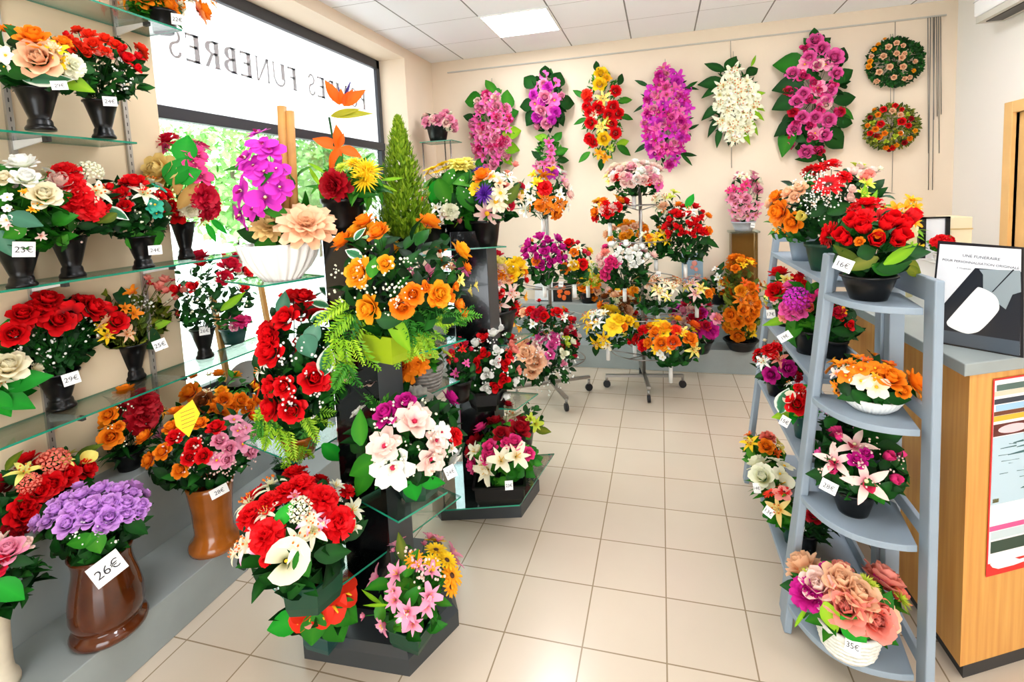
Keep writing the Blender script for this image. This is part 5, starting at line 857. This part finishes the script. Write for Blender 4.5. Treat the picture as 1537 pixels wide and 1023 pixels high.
rb('blush lily bouquet at the far right of the front rack', 4.7, (1018,412,1074,462), [('lily','blush',[(1038,424,12),(1044,440,12),(1030,416,10)]),('lily','lemon',[(1052,432,11),(1030,430,10)]),('rose','orange',[(1064,440,8)])], group=R1)
rb('yellow lily bouquet drooping at the left of the front rack', 4.5, (868,456,958,526), [('lily','yellow',[(880,474,14),(884,488,13),(896,516,13),(906,508,12)]),('lily','white',[(892,470,13),(896,484,13)]),('simple','yellow',[(920,490,15),(926,478,12)]),('rose','yellow',[(930,478,10),(944,480,10)]),('rose','orange',[(936,490,8)]),('alstro','cream',[(906,470,10),(912,518,10)])], group=R1, big=[(894,526,22,-100,'dark')])
rb('red, orange and yellow rose bouquet at the front of the front rack', 4.4, (952,474,1062,552), [('carnation','red',[(966,494,11),(954,508,10),(964,518,10)]),('rose','orange',[(984,498,12),(992,514,13),(972,514,9),(1036,507,13)]),('rose','amber',[(1000,490,11),(976,488,9)]),('simple','yellow',[(990,484,13),(996,498,10)]),('rose','dorange',[(1010,512,12)]),('alstro','yellow',[(1022,500,12),(984,524,9),(1004,524,8)]),('lily','lemon',[(1042,524,14),(1024,496,11)]),('carnation','scarlet',[(1015,494,9)]),('simple','white',[(990,530,6),(994,536,6),(1006,520,5)])], ('ovate',110,.08,'dark'), R1, 574)
rb('peach rose and brown leaf bouquet low at the back of the front rack', 4.95, (896,436,962,482), [('rose','peach|brown|orange',10,8),('alstro','cream',5,8)], ('ovate',60,.06,'dark'), R1)
rb('small red and white bouquet between the yellow lilies and the pole of the front rack', 4.85, (930,466,976,520), [('bud','red|lemon|white',10,7)], ('ovate',70,.07,'dark'), R1)
# --- back plinth
B_ = 'arrangements on the back plinth'
def bp(label, base, pot, box, blooms, leaf_=('ovate',70,.08,'dark'), **k): return arr(FA, label, ca, base, pot, box, leaf_, blooms, B_, **k)
bp('magenta, burgundy and pink rose arrangement on the low step of the back plinth', (1046,527,'Z',.24), ('pot',508,24,'black'), (1004,448,1084,516), [('rose','pink',[(1014,478,11),(1026,466,10)]),('rose','blush',[(1028,484,11),(1038,462,10)]),('rose','crimson',[(1040,478,11),(1050,470,10),(1046,490,10),(1030,456,10),(1060,488,9)]),('peony','magenta',[(1068,496,13),(1048,498,11),(1054,468,9)]),('peony','orchid',[(1010,458,9)]),('simple','pink',[(1052,454,9),(1074,478,10)]),('rose','salmon',[(1078,476,10)])])
bp('tall all-orange rose arrangement on the low step of the back plinth', (1112,524,'Z',.24), ('bowl',508,24,'black'), (1076,376,1146,520), [('lily','orange',[(1120,440,14),(1126,455,13),(1112,450,12)]),('rose','orange',[(1096,472,13),(1106,484,11),(1092,492,10),(1108,504,13),(1128,430,9),(1132,468,11),(1124,478,11),(1116,466,10),(1104,402,8),(1130,444,10),(1136,456,10)]),('rose','amber',[(1112,436,10),(1094,486,9),(1128,490,9),(1112,390,8)]),('alstro','dorange',[(1118,424,9),(1134,432,9)]),('alstro','yellow',[(1130,500,9),(1126,394,9),(1116,398,7)])], ('ovate',200,.08,'olive'))
bp('orange and white flowers on the upper back step beside the tall orange arrangement', (1080,466,'B',(5.64,.62)), ('pot',450,14,'black'), (1056,398,1108,458), [('rose','orange',[(1066,440,10),(1090,438,10),(1088,422,8),(1098,440,9)]),('alstro','white',[(1078,416,8),(1080,432,8),(1076,446,7),(1074,404,7)]),('alstro','lemon',[(1082,424,7)])], big=[(1082,402,26,70,'dark',.4)])
bp('orange ranunculus on the upper back step left of the front rack', (884,466,'B',(5.64,.62)), ('pot',450,15,'black'), (862,410,910,458), [('rose','orange',[(874,430,9),(884,436,9),(894,426,9),(890,446,8)]),('rose','salmon',[(879,444,8)]),('rose','peach',[(896,436,8)]),('rose','dorange',[(886,424,8)]),('alstro','amber',[(880,416,7),(892,414,7),(902,420,7)])])
bp('amber ranunculus arrangement on the upper step of the back plinth behind the front rack', (934,462,'B',(5.64,.62)), ('pot',448,18,'cream'), (906,424,964,456), [('rose','amber',[(940,440,9),(950,444,9),(932,446,8),(952,434,8)]),('rose','yellow',[(924,440,9),(958,448,8)]),('rose','blush',[(914,434,8)])])
arr(FP, 'small pink and cream rose pot on the far corner stand', ca, (658,212,'Y',5.25), ('pot',190,17,'black'), (628,166,690,200), ('ovate',60,.08,'dark'), [('rose','pink',[(640,182,10),(656,180,10),(664,172,8),(676,178,8),(682,186,9),(684,194,8)]),('rose','blush',[(650,178,9),(670,184,8)]),('bud','ivory',[(652,186,6),(671,192,7)])], None)
arr(FA, 'tall pink freesia arrangement in a pale pot on the acrylic display column', ca, (1116,346,'B',(5.6,ZDC)), ('pot',332,17,'cardgrey'), (1090,252,1146,338), ('lance',60,.09,'dark'), [('alstro','pink',[(1098,300,11),(1112,296,11),(1124,310,11),(1110,316,11),(1100,318,10),(1134,322,10),(1122,324,11),(1106,330,11),(1104,306,9),(1138,308,9)]),('alstro','hot',[(1102,284,10),(1120,276,10),(1094,286,8),(1114,284,9)]),('rose','pink',[(1100,296,9),(1120,298,9)]),('alstro','ivory',[(1110,264,9),(1120,266,8)]),('rose','blush',[(1112,322,9)])], None, (1130,338,'45€',6,7))
# --- sprays and wreaths on the back wall
S_ = 'sprays hanging on the back wall'
def spray(label, box, leaf_, blooms, big=(), name=FS, cat=cs_, wire=3.24, group=S_, fl=.09, Y=5.66): return arr(name, label, cat, ((box[0]+box[2])/2, (box[1]+box[3])/2,'Y',Y), None, box, leaf_, blooms, group, None, big, None, fl, wire=wire)
spray('long pink rose and lily spray at the left end of the back wall', (704,126,772,260), ('ovate',50,.12,'mid'), [('rose','hot',[(730,142,11),(745,176,11),(764,178,9),(752,216,11),(757,208,9),(738,220,9),(718,222,8),(726,192,9)]),('alstro','rosep',24,11,(706,140,770,256)),('rose','pink',16,8,(706,140,770,256)),('alstro','pink',[(740,196,14),(728,150,12),(722,200,12)]),('rose','blush',[(744,148,11),(706,206,6),(757,232,7),(716,152,8)])],
  [(709,150,30,170,'mid',.9),(762,148,34,70,'mid',.7),(735,128,30,110,'mid'),(768,170,30,20,'mid',.6),(770,198,34,10,'lime',.6),(768,222,32,-10,'lime',.6),(762,238,28,-40,'lime',.6),(704,176,26,160,'dark'),(718,248,26,230,'mid'),(742,256,26,-60,'lime')])
spray('small orchid-pink spray with dark glossy leaves high on the back wall', (792,106,850,198), ('ivy',26,.12,'dark'), [('rose','pink',[(818,146,14),(812,166,12),(820,186,11),(816,126,10),(843,144,8),(806,190,9)]),('simple','rosep',[(832,150,12),(802,156,11),(828,164,11),(800,130,10),(834,124,9),(816,112,9)]),('peony','orchid',[(822,130,10),(806,176,11),(834,168,10),(800,142,9),(828,180,9),(814,152,9)])],
  [(838,118,30,60,'dark',.8),(794,122,28,140,'dark',.8),(852,154,28,0,'dark',.8),(790,158,26,180,'dark',.8),(796,178,28,220,'dark',.8),(842,178,26,-60,'dark',.6),(818,106,24,90,'dark',.7)])
spray('slim orchid-pink flower drop hanging below the small spray', (800,200,848,270), ('ovate',50,.09,'mid'), [('alstro','rosep',[(824,214,11),(828,226,11),(826,236,10),(806,250,10),(818,246,10)]),('orchid','orchid',[(827,256,12),(822,262,9),(846,272,8)]),('alstro','pink',[(830,244,10),(810,246,9)]),('alstro','orchid',[(832,262,9)])], [(812,206,24,150,'lime',.6),(838,204,24,50,'mid',.5),(844,226,24,20,'mid'),(846,240,22,0,'dark'),(804,232,22,140,'dark',.4)], wire=2.5)
spray('red rose and yellow lily spray third from the left on the back wall', (872,100,938,248), ('lance',90,.1,'mid'), [('rose','yellow',[(902,110,13),(900,126,13),(906,208,13),(910,116,8)]),('lily','lemon',[(905,148,15),(902,190,14)]),('rose','red',[(924,136,11),(898,162,13),(920,160,12),(886,168,12),(928,170,11),(886,184,12),(918,186,11),(882,150,9),(924,200,11),(884,208,11),(914,172,11),(880,160,9),(890,214,10)]),('carnation','scarlet',[(880,142,11)]),('alstro','amber',[(900,230,12),(908,236,11),(912,118,9)]),('alstro','cream',[(874,166,9),(892,172,9)]),('alstro','lime',[(910,182,9),(916,222,8)])],
  [(895,98,20,100,'dark'),(932,118,22,60,'dark'),(868,140,26,150,'mid',.35),(940,150,26,10,'mid',.4),(942,176,24,-10,'mid',.4),(938,226,30,-30,'mid',.4),(876,236,26,210,'mid',.4),(902,248,20,-100,'dark'),(870,182,24,190,'mid',.35),(936,214,24,10,'lime')])
spray('big magenta orchid spray in the middle of the back wall', (960,98,1040,256), ('lance',70,.1,'dark'), [('alstro','orchid|magenta|rosep',40,12,(964,96,1036,254)),('orchid','orchid',12,11,(964,96,1036,254)),('peony','orchid|magenta',10,9,(964,96,1036,254)),('rose','pink',[(998,110,10),(982,142,9),(980,164,10),(1012,158,10),(1018,144,10),(1012,214,9),(968,186,10),(996,184,9),(1020,190,8)]),('rose','rosep',[(1026,190,10),(1008,176,9),(1000,130,9)])],
  [(1040,126,26,30,'dark',.2),(1040,132,26,0,'dark',.2),(1042,190,24,20,'dark',.2),(1032,240,30,-40,'dark',.2),(1036,232,30,-10,'dark',.2),(962,124,26,150,'dark',.25),(960,162,24,190,'dark',.25),(962,222,26,200,'dark',.3)])
spray('all-white lily spray with long dark leaves on the back wall', (1068,88,1138,220), ('lance',70,.11,'dark'), [('lily','ivory',16,14,(1076,98,1136,216)),('alstro','ivory',22,11,(1076,98,1136,216)),('orchid','ivory',12,11,(1078,100,1134,214)),('alstro','white',8,9,(1078,100,1134,214))],
  [(1072,100,36,150,'dark',.35),(1066,124,40,170,'dark',.5),(1068,136,36,190,'dark',.4),(1066,168,36,200,'dark',.45),(1070,190,36,220,'dark',.35),(1078,206,34,240,'dark',.35),(1098,94,30,60,'dark',.6),(1130,106,26,30,'dark',.6),(1138,160,34,-20,'lime',.25),(1138,172,34,-30,'lime',.25),(1132,190,36,-50,'lime',.25),(1120,204,34,-60,'lime',.25),(1140,140,28,10,'lime',.25),(1132,90,24,60,'lime',.2)])
spray('largest spray of deep pink roses with broad laurel leaves on the back wall', (1176,50,1270,240), ('ivy',40,.14,'dark'), [('rose','rosep',[(1224,60,14),(1234,72,13),(1214,86,13),(1252,86,15),(1190,110,13),(1226,98,12),(1256,110,12),(1246,136,12),(1196,152,13),(1206,140,12),(1224,176,13),(1244,180,14),(1204,176,13),(1192,194,13),(1210,228,14),(1238,202,13),(1240,150,12)]),('bud','hot',[(1206,114,13),(1222,124,12),(1230,136,12),(1216,150,11),(1250,128,11),(1188,136,11),(1230,164,11),(1216,188,11),(1188,216,12),(1196,184,10),(1208,72,10),(1256,170,11),(1228,224,10),(1218,206,11)]),('simple','pink',[(1228,132,14),(1208,96,12),(1236,156,13),(1224,200,12),(1240,96,12)]),('rose','crimson',[(1182,136,9),(1190,168,10),(1262,168,9),(1230,228,10),(1186,206,9)]),('rose','blush',[(1228,98,11),(1240,158,9)])],
  [(1184,96,46,165,'mid',.75),(1182,128,44,185,'dark',.65),(1178,154,40,195,'dark',.7),(1180,190,44,200,'dark',.55),(1180,212,50,230,'mid',.6),(1264,82,34,60,'dark',.6),(1268,112,36,30,'dark',.6),(1270,148,36,10,'dark',.6),(1272,170,36,-30,'mid',.35),(1268,182,36,-10,'dark',.6),(1254,210,44,-40,'dark',.7),(1222,50,26,90,'dark'),(1212,238,34,200,'dark',.4),(1234,238,30,-60,'dark',.4)])
def wreath(label, box, leaf_, blooms):
    blooms = [(a, b, [(x, y, r*.72) for x, y, r in c[0]]) for a, b, *c in blooms if isinstance(c[0], list)]
    return spray(label, box, leaf_, blooms, (), 'wreath', 'wreath', 3.24, 'round wreaths on the back wall', .07, 5.69)
wreath('round green wreath with peach rosebuds, upper of two on the back wall', (1301,54,1386,132), ('ovate',620,.04,'dark'), [('rose','peach',[(1334,70,8),(1346,64,7),(1326,84,8),(1346,80,7),(1354,86,8),(1358,80,6),(1336,100,8),(1356,100,8),(1320,108,8),(1342,116,7),(1316,122,7),(1308,84,6),(1358,118,6),(1366,116,6),(1374,92,6),(1356,68,6)]),('rose','amber',[(1304,100,7),(1306,92,7),(1312,74,6),(1318,66,6),(1328,58,5),(1372,106,5)]),('alstro','amber',14,5)])
wreath('round red, orange and green wreath, lower of two on the back wall', (1297,152,1380,228), ('ovate',460,.036,'olive'), [('rose','red',[(1326,164,8),(1322,186,9),(1354,182,10),(1344,158,7),(1354,164,6),(1364,188,7),(1306,200,7),(1340,222,7)]),('rose','orange',[(1318,172,7),(1314,194,8),(1328,200,7),(1330,222,7),(1366,208,7),(1320,206,7),(1352,200,6),(1302,188,6)]),('rose','peach',[(1340,166,8),(1352,172,7)]),('bud','lime',[(1310,184,8),(1330,212,7),(1344,204,8),(1362,172,7),(1314,210,6)]),('rose','dred',[(1316,204,7),(1368,178,7),(1358,214,7),(1306,176,6),(1334,226,6)]),('simple','white',[(1354,199,4)]),('rose','amber',[(1346,218,6),(1374,196,6),(1312,164,6)])])
# --- ladder shelves
L_, A_ = 'pots on the long ladder shelf', 'pots on the quarter-round ladder shelf'
arr(FA, 'big red gerbera and white filler arrangement in a green pot atop the long ladder shelf', ca, (1243,405,'Z',1.45), ('pot',364,32,'green'), (1154,240,1338,372), ('ovate',230,.07,'dark'),
  [('gerbera','red',[(1243,275,21)]),('carnation','red',[(1248,246,14),(1228,252,9),(1268,264,11)]),('rose','orange',[(1168,318,18),(1188,334,15),(1164,294,13)]),('rose','peach',[(1182,288,12),(1200,282,13),(1192,296,10)]),('tulip','lemon',[(1204,324,15)]),('bud','cream',[(1200,280,12)]),('bud','blush',[(1282,256,12),(1277,297,11),(1280,284,10)]),('rose','salmon',[(1304,260,10),(1298,266,8)]),('alstro','lime',[(1302,276,13),(1296,290,12)]),('bud','ivory',[(1322,252,6)])], L_, None, [(1262,312,36,20,'dark'),(1240,335,36,-70,'dark'),(1256,345,36,-50,'mid'),(1230,315,30,30,'dark'),(1310,300,36,60,'lime',.25),(1298,290,34,80,'lime',.25)], ('berry','white',60,1.9,(1192,246,1266,328)))
arr(FA, 'peach and orange roses in a blue-grey pot on the long ladder shelf', ca, (1205,390,'Z',1.45), ('pot',356,20,'grey'), (1150,292,1222,366), ('ovate',50,.07,'mid'), [('rose','orange',[(1170,328,14),(1186,344,11)]),('rose','peach',[(1180,306,11)]),('alstro','amber',[(1166,344,8)]),('bud','ivory',[(1164,342,5)])], L_)
arr(FA, 'red cyclamen in a wide black bowl atop the quarter-round ladder shelf', ca, (1303,448,'Z',1.425), ('bowl',411,36,'black'), (1246,300,1376,420), ('ovate',60,.09,'dark'),
  [('tulip','red',[(1264,354,23),(1280,332,22),(1296,340,23),(1315,360,21),(1340,330,24),(1352,352,24),(1358,336,20),(1272,362,16),(1330,336,20),(1346,362,18)]),('carnation','red',[(1302,306,22),(1296,326,16)]),('rose','orange',[(1290,362,8),(1318,350,8)])], A_, (1266,397,'16€',24,20,-22), [(1302,378,26,10,'dark',.9),(1330,405,40,-20,'mid'),(1366,398,52,-35,'olive',.4),(1290,396,50,200,'olive',.4),(1270,382,44,150,'olive',.4),(1355,380,56,30,'lime',.3),(1345,398,50,10,'dark'),(1372,408,30,-40,'olive')])
arr(FA, 'golden yellow alstroemeria in a crinkled cream wrap behind the red cyclamen', ca, (1354,462,'P',('D',2.8,1.205)), ('pot',358,17,'cream'), (1318,290,1388,400), ('lance',30,.07,'lime'), [('alstro','amber',[(1368,300,14),(1360,310,13),(1376,310,11),(1344,312,13),(1336,320,12),(1350,322,12),(1374,334,11)]),('alstro','yellow',[(1330,330,12),(1372,300,11),(1324,340,11),(1378,372,11)])], None)
arr(FA, 'magenta and coral azalea in a black pot on the second ladder board', ca, (1216,528,'Z',1.05), ('pot',492,26,'black'), (1166,418,1250,506), ('ovate',110,.075,'mid'), [('cluster','orchid',[(1196,446,21)]),('tulip','coral',[(1204,452,14),(1214,462,14)]),('rose','rosep',[(1182,462,15),(1190,470,13),(1200,466,13)]),('tulip','hot',[(1216,448,13),(1228,440,11)]),('rose','salmon',[(1176,474,11)])], L_, (1178,505,'19€',19,12,35), [(1165,482,44,190,'lime',.3),(1190,495,44,240,'mid'),(1200,512,50,170,'mid')])
arr(FA, 'red rose and yellow flower pot at the far end of the second ladder board', ca, (1180,488,'Z',1.05), ('pot',462,16,'black'), (1146,404,1216,474), ('ovate',60,.065,'mid'), [('rose','red',[(1164,436,15),(1196,420,14),(1208,430,11)]),('alstro','lemon',[(1180,420,12),(1150,454,10),(1152,444,8)]),('rose','crimson',[(1212,432,10),(1202,412,9)]),('alstro','coral',[(1152,462,10)]),('simple','blush',[(1162,450,7)])], L_, (1157,471,'17€',12,13,5))
arr(FA, 'red and orange flower pot seen through the quarter-round ladder', ca, (1252,536,'Z',1.05), ('pot',508,19,'black'), (1228,446,1290,518), ('ovate',70,.07,'dark'), [('rose','crimson',[(1258,468,12),(1244,456,9)]),('bud','red',[(1276,488,10),(1262,476,8)]),('alstro','amber',[(1264,466,9)]),('simple','hot',[(1240,474,9)])], L_, None, [(1270,498,40,-10,'dark',.4)])
arr(FA, 'white lily, red carnation and purple rose pot on the third ladder board', ca, (1166,592,'Z',.69), ('pot',570,16,'black'), (1130,512,1204,586), ('ovate',60,.065,'dark'), [('rose','magenta',[(1157,562,14),(1183,552,14)]),('lily','white',[(1145,542,14)]),('carnation','red',[(1154,524,12),(1164,520,10),(1160,532,9)]),('lily','salmon',[(1170,538,14)]),('rose','crimson',[(1198,566,9)]),('bud','cream',[(1148,510,5)])], L_)
arr(FA, 'red rose and white calla pot at the near end of the third ladder board', ca, (1205,655,'Z',.69), ('pot',618,15,'teal'), (1170,570,1228,640), ('ovate',40,.065,'bright'), [('rose','red',[(1196,606,15),(1208,594,10)]),('carnation','red',[(1200,582,9)]),('calla','ivory',[(1186,598,13)]),('lily','white',[(1204,586,9)])], L_, (1178,632,'15€',13,15,-25), [(1180,622,44,190,'lime',.4),(1176,600,40,80,'varieg',.6)])
arr(FA, 'dark leafy pot with few small pink flowers on the third ladder board', ca, (1262,700,'Z',.69), ('pot',676,18,'black'), (1224,608,1310,690), ('ovate',130,.07,'dark'), [('alstro','pinkw',[(1238,616,7),(1246,622,7),(1286,642,8)]),('alstro','rosep',[(1300,640,7),(1250,612,6)])], L_)
arr(FA, 'yellow lily and orange rose pot at the far end of the bottom ladder board', ca, (1152,722,'Z',.19), ('pot',694,15,'black'), (1112,648,1178,706), ('ovate',60,.07,'mid'), [('lily','yellow',[(1126,664,15)]),('rose','orange',[(1150,669,13)]),('peony','coral',[(1152,655,12)]),('alstro','lemon',[(1168,664,10),(1172,674,9)]),('alstro','dorange',[(1166,680,9)])], L_)
arr(FA, 'all-white rose and begonia pot on the bottom ladder board', ca, (1166,768,'Z',.19), ('pot',744,18,'black'), (1124,686,1196,756), ('lance',60,.08,'mid'), [('rose','ivory',[(1144,714,18)]),('simple','ivory',[(1178,696,16),(1172,710,12)]),('calla','ivory',[(1176,724,13)])], L_, (1136,732,'14€',10,14,8))
arr(FA, 'red gerbera and pale yellow lily pot on the bottom ladder board', ca, (1190,812,'Z',.19), ('pot',786,16,'teal'), (1146,728,1204,800), ('ivy',50,.06,'mid'), [('gerbera','scarlet',[(1156,738,12)]),('lily','yellowr',[(1168,764,20)]),('simple','salmon',[(1174,740,14)]),('gerbera','red',[(1178,736,10)])], L_, (1154,768,'13€',14,13,-30))
arr(FA, 'dark red rose and cream rose in a small black pot on the bottom ladder board', ca, (1212,832,'Z',.19), ('pot',796,14,'black'), (1196,756,1262,808), ('lance',60,.07,'dark'), [('rose','dred',[(1222,773,14)]),('rose','cream',[(1242,777,12)]),('alstro','cream',[(1254,784,8)]),('alstro','white',[(1206,792,6)])], L_)
arr(FA, 'orange freesia and cream begonia arrangement in a white ribbed bowl on the quarter-round ladder', ca, (1308,612,'Z',1.015), ('ribbed',590,40,'white'), (1244,530,1366,602), ('ovate',50,.07,'dark'),
  [('alstro','orange',[(1262,546,14),(1276,544,13),(1288,536,12),(1254,578,11),(1258,590,9)]),('simple','orange',[(1292,552,16),(1314,550,16),(1268,562,15)]),('rose','orange',[(1338,566,19),(1356,586,13)]),('simple','cream',[(1292,570,15),(1316,580,18),(1272,552,10)]),('alstro','blush',[(1254,560,12)]),('alstro','amber',[(1314,566,9),(1330,552,11),(1346,560,10)]),('alstro','dorange',[(1336,546,12),(1300,540,10)])], A_, None, [(1296,600,40,-40,'dark'),(1324,602,40,-60,'dark'),(1350,598,40,-10,'dark'),(1276,594,36,200,'dark')])
arr(FA, 'blush cymbidium orchid arrangement with magenta tulips in a black bowl on the quarter-round ladder', ca, (1280,766,'Z',.608), ('bowl',728,30,'black'), (1222,646,1358,742), ('ovate',100,.085,'dark'),
  [('cymbid','blush',[(1302,724,32),(1252,690,28),(1282,666,28)]),('tulip','hot',[(1250,704,15),(1334,684,15),(1344,718,15),(1260,656,12)]),('rose','magenta',[(1287,690,14),(1300,680,10)]),('bud','rosep',[(1228,678,9)])], A_, (1244,730,'28€',22,17,-18), [(1318,742,40,-60,'mid'),(1234,712,46,180,'dark'),(1330,655,60,20,'dark'),(1300,640,50,60,'dark'),(1340,670,40,-10,'dark')], ('berry','blush',22,2.2,(1230,650,1350,735)))
arr(FA, 'peach and coral fabric roses in a white wicker basket on the lowest curved board', ca, (1272,970,'Z',.133), ('basket',922,44,'pale'), (1190,846,1352,945), ('ovate',30,.08,'mid'),
  [('rose','peach',[(1262,872,28),(1290,892,28)]),('rose','salmon',[(1270,910,28),(1316,930,26),(1262,852,16)]),('rose','blush',[(1228,878,26)]),('peony','magenta',[(1210,888,25),(1222,898,16),(1240,852,13)]),('bud','coral',[(1322,915,20),(1304,928,17)]),('mum','lime',[(1212,862,16),(1298,872,18),(1310,880,13)]),('simple','peach',[(1336,925,20)])], A_, (1280,969,'35€',20,22,-4), [(1284,946,48,-50,'bright',.7),(1248,928,44,-70,'lime',.6),(1190,880,36,160,'dark',.6),(1330,905,40,60,'mid'),(1205,920,50,60,'lime',.12)])
arr(FP, 'red geraniums in a small white pot before the black-framed panel', ca, (1412,384,'B',(4.06,ZK)), ('pot',372,10,'white'), (1396,350,1428,374), ('ovate',30,.06,'mid'), [('carnation','red',[(1404,362,8),(1414,358,9),(1422,362,8),(1410,366,7)])], None)
# wooden stakes and ornaments in the window bay
stake(390, 420, 403, 492, -2.72, 'upright wooden stake in the window bay below the white orchid bowl'); stake(318, 440, 342, 572, -2.72, 'upright wooden stake in the window bay right of the tall red rosebud vase')
t = thing('leaf_ornament', 'grey leaf-shaped ornament on a black foot in the window bay', 'ornament', (-2.55, at(372, 575, 'X', -2.55).y, .62)); zo = at(372, 560, 'X', -2.55).z-.62; m = MB(); m.lathe([(.05,0),(.06,.01),(.05,.03),(.015,.05),(.012,max(.08, zo-.02))], 16); m.build('foot', BLACK, t); m = MB(); leaf(m, (-.04,-.12,zo-.03), (.3,1,.35), (1,-.2,.5), .28, .14, .5, random.Random(1), .2, .15, False, 8); m.build('leaf_plate', mat('grey_stone_leaf', '84807C', .5), t)
# yellow card standing in the orange bouquet
pc = at(281, 630, 'D', 1.82); n = CAM-pc; n.z = .2; n.normalize(); X = ZUP.cross(n).normalized(); Y = n.cross(X); t = thing('yellow_card', 'yellow handwritten card tucked upright into the orange and pink bouquet', 'card', pc); m = MB(); V = [X*a+Y*b for a, b in ((-.035,-.012),(.0,-.062),(.04,.012),(.022,.068),(-.038,.03))]; m.add([v+n*.001 for v in V]+[v-n*.001 for v in V], [tuple(range(5)), (9,8,7,6,5)]+[(i+5, (i+1)%5+5, (i+1)%5, i) for i in range(5)]); m.build('card', YCARD, t); m = MB()
for k in range(5): c = Y*(.03-.014*k)+X*.004+n*.0016; m.add([c-X*.022-Y*.001-X*.003*0, c+X*.02+Y*.006, c+X*.02+Y*.0075, c-X*.022+Y*.0005], [(0,1,2,3)])
m.build('handwriting', INK, t)
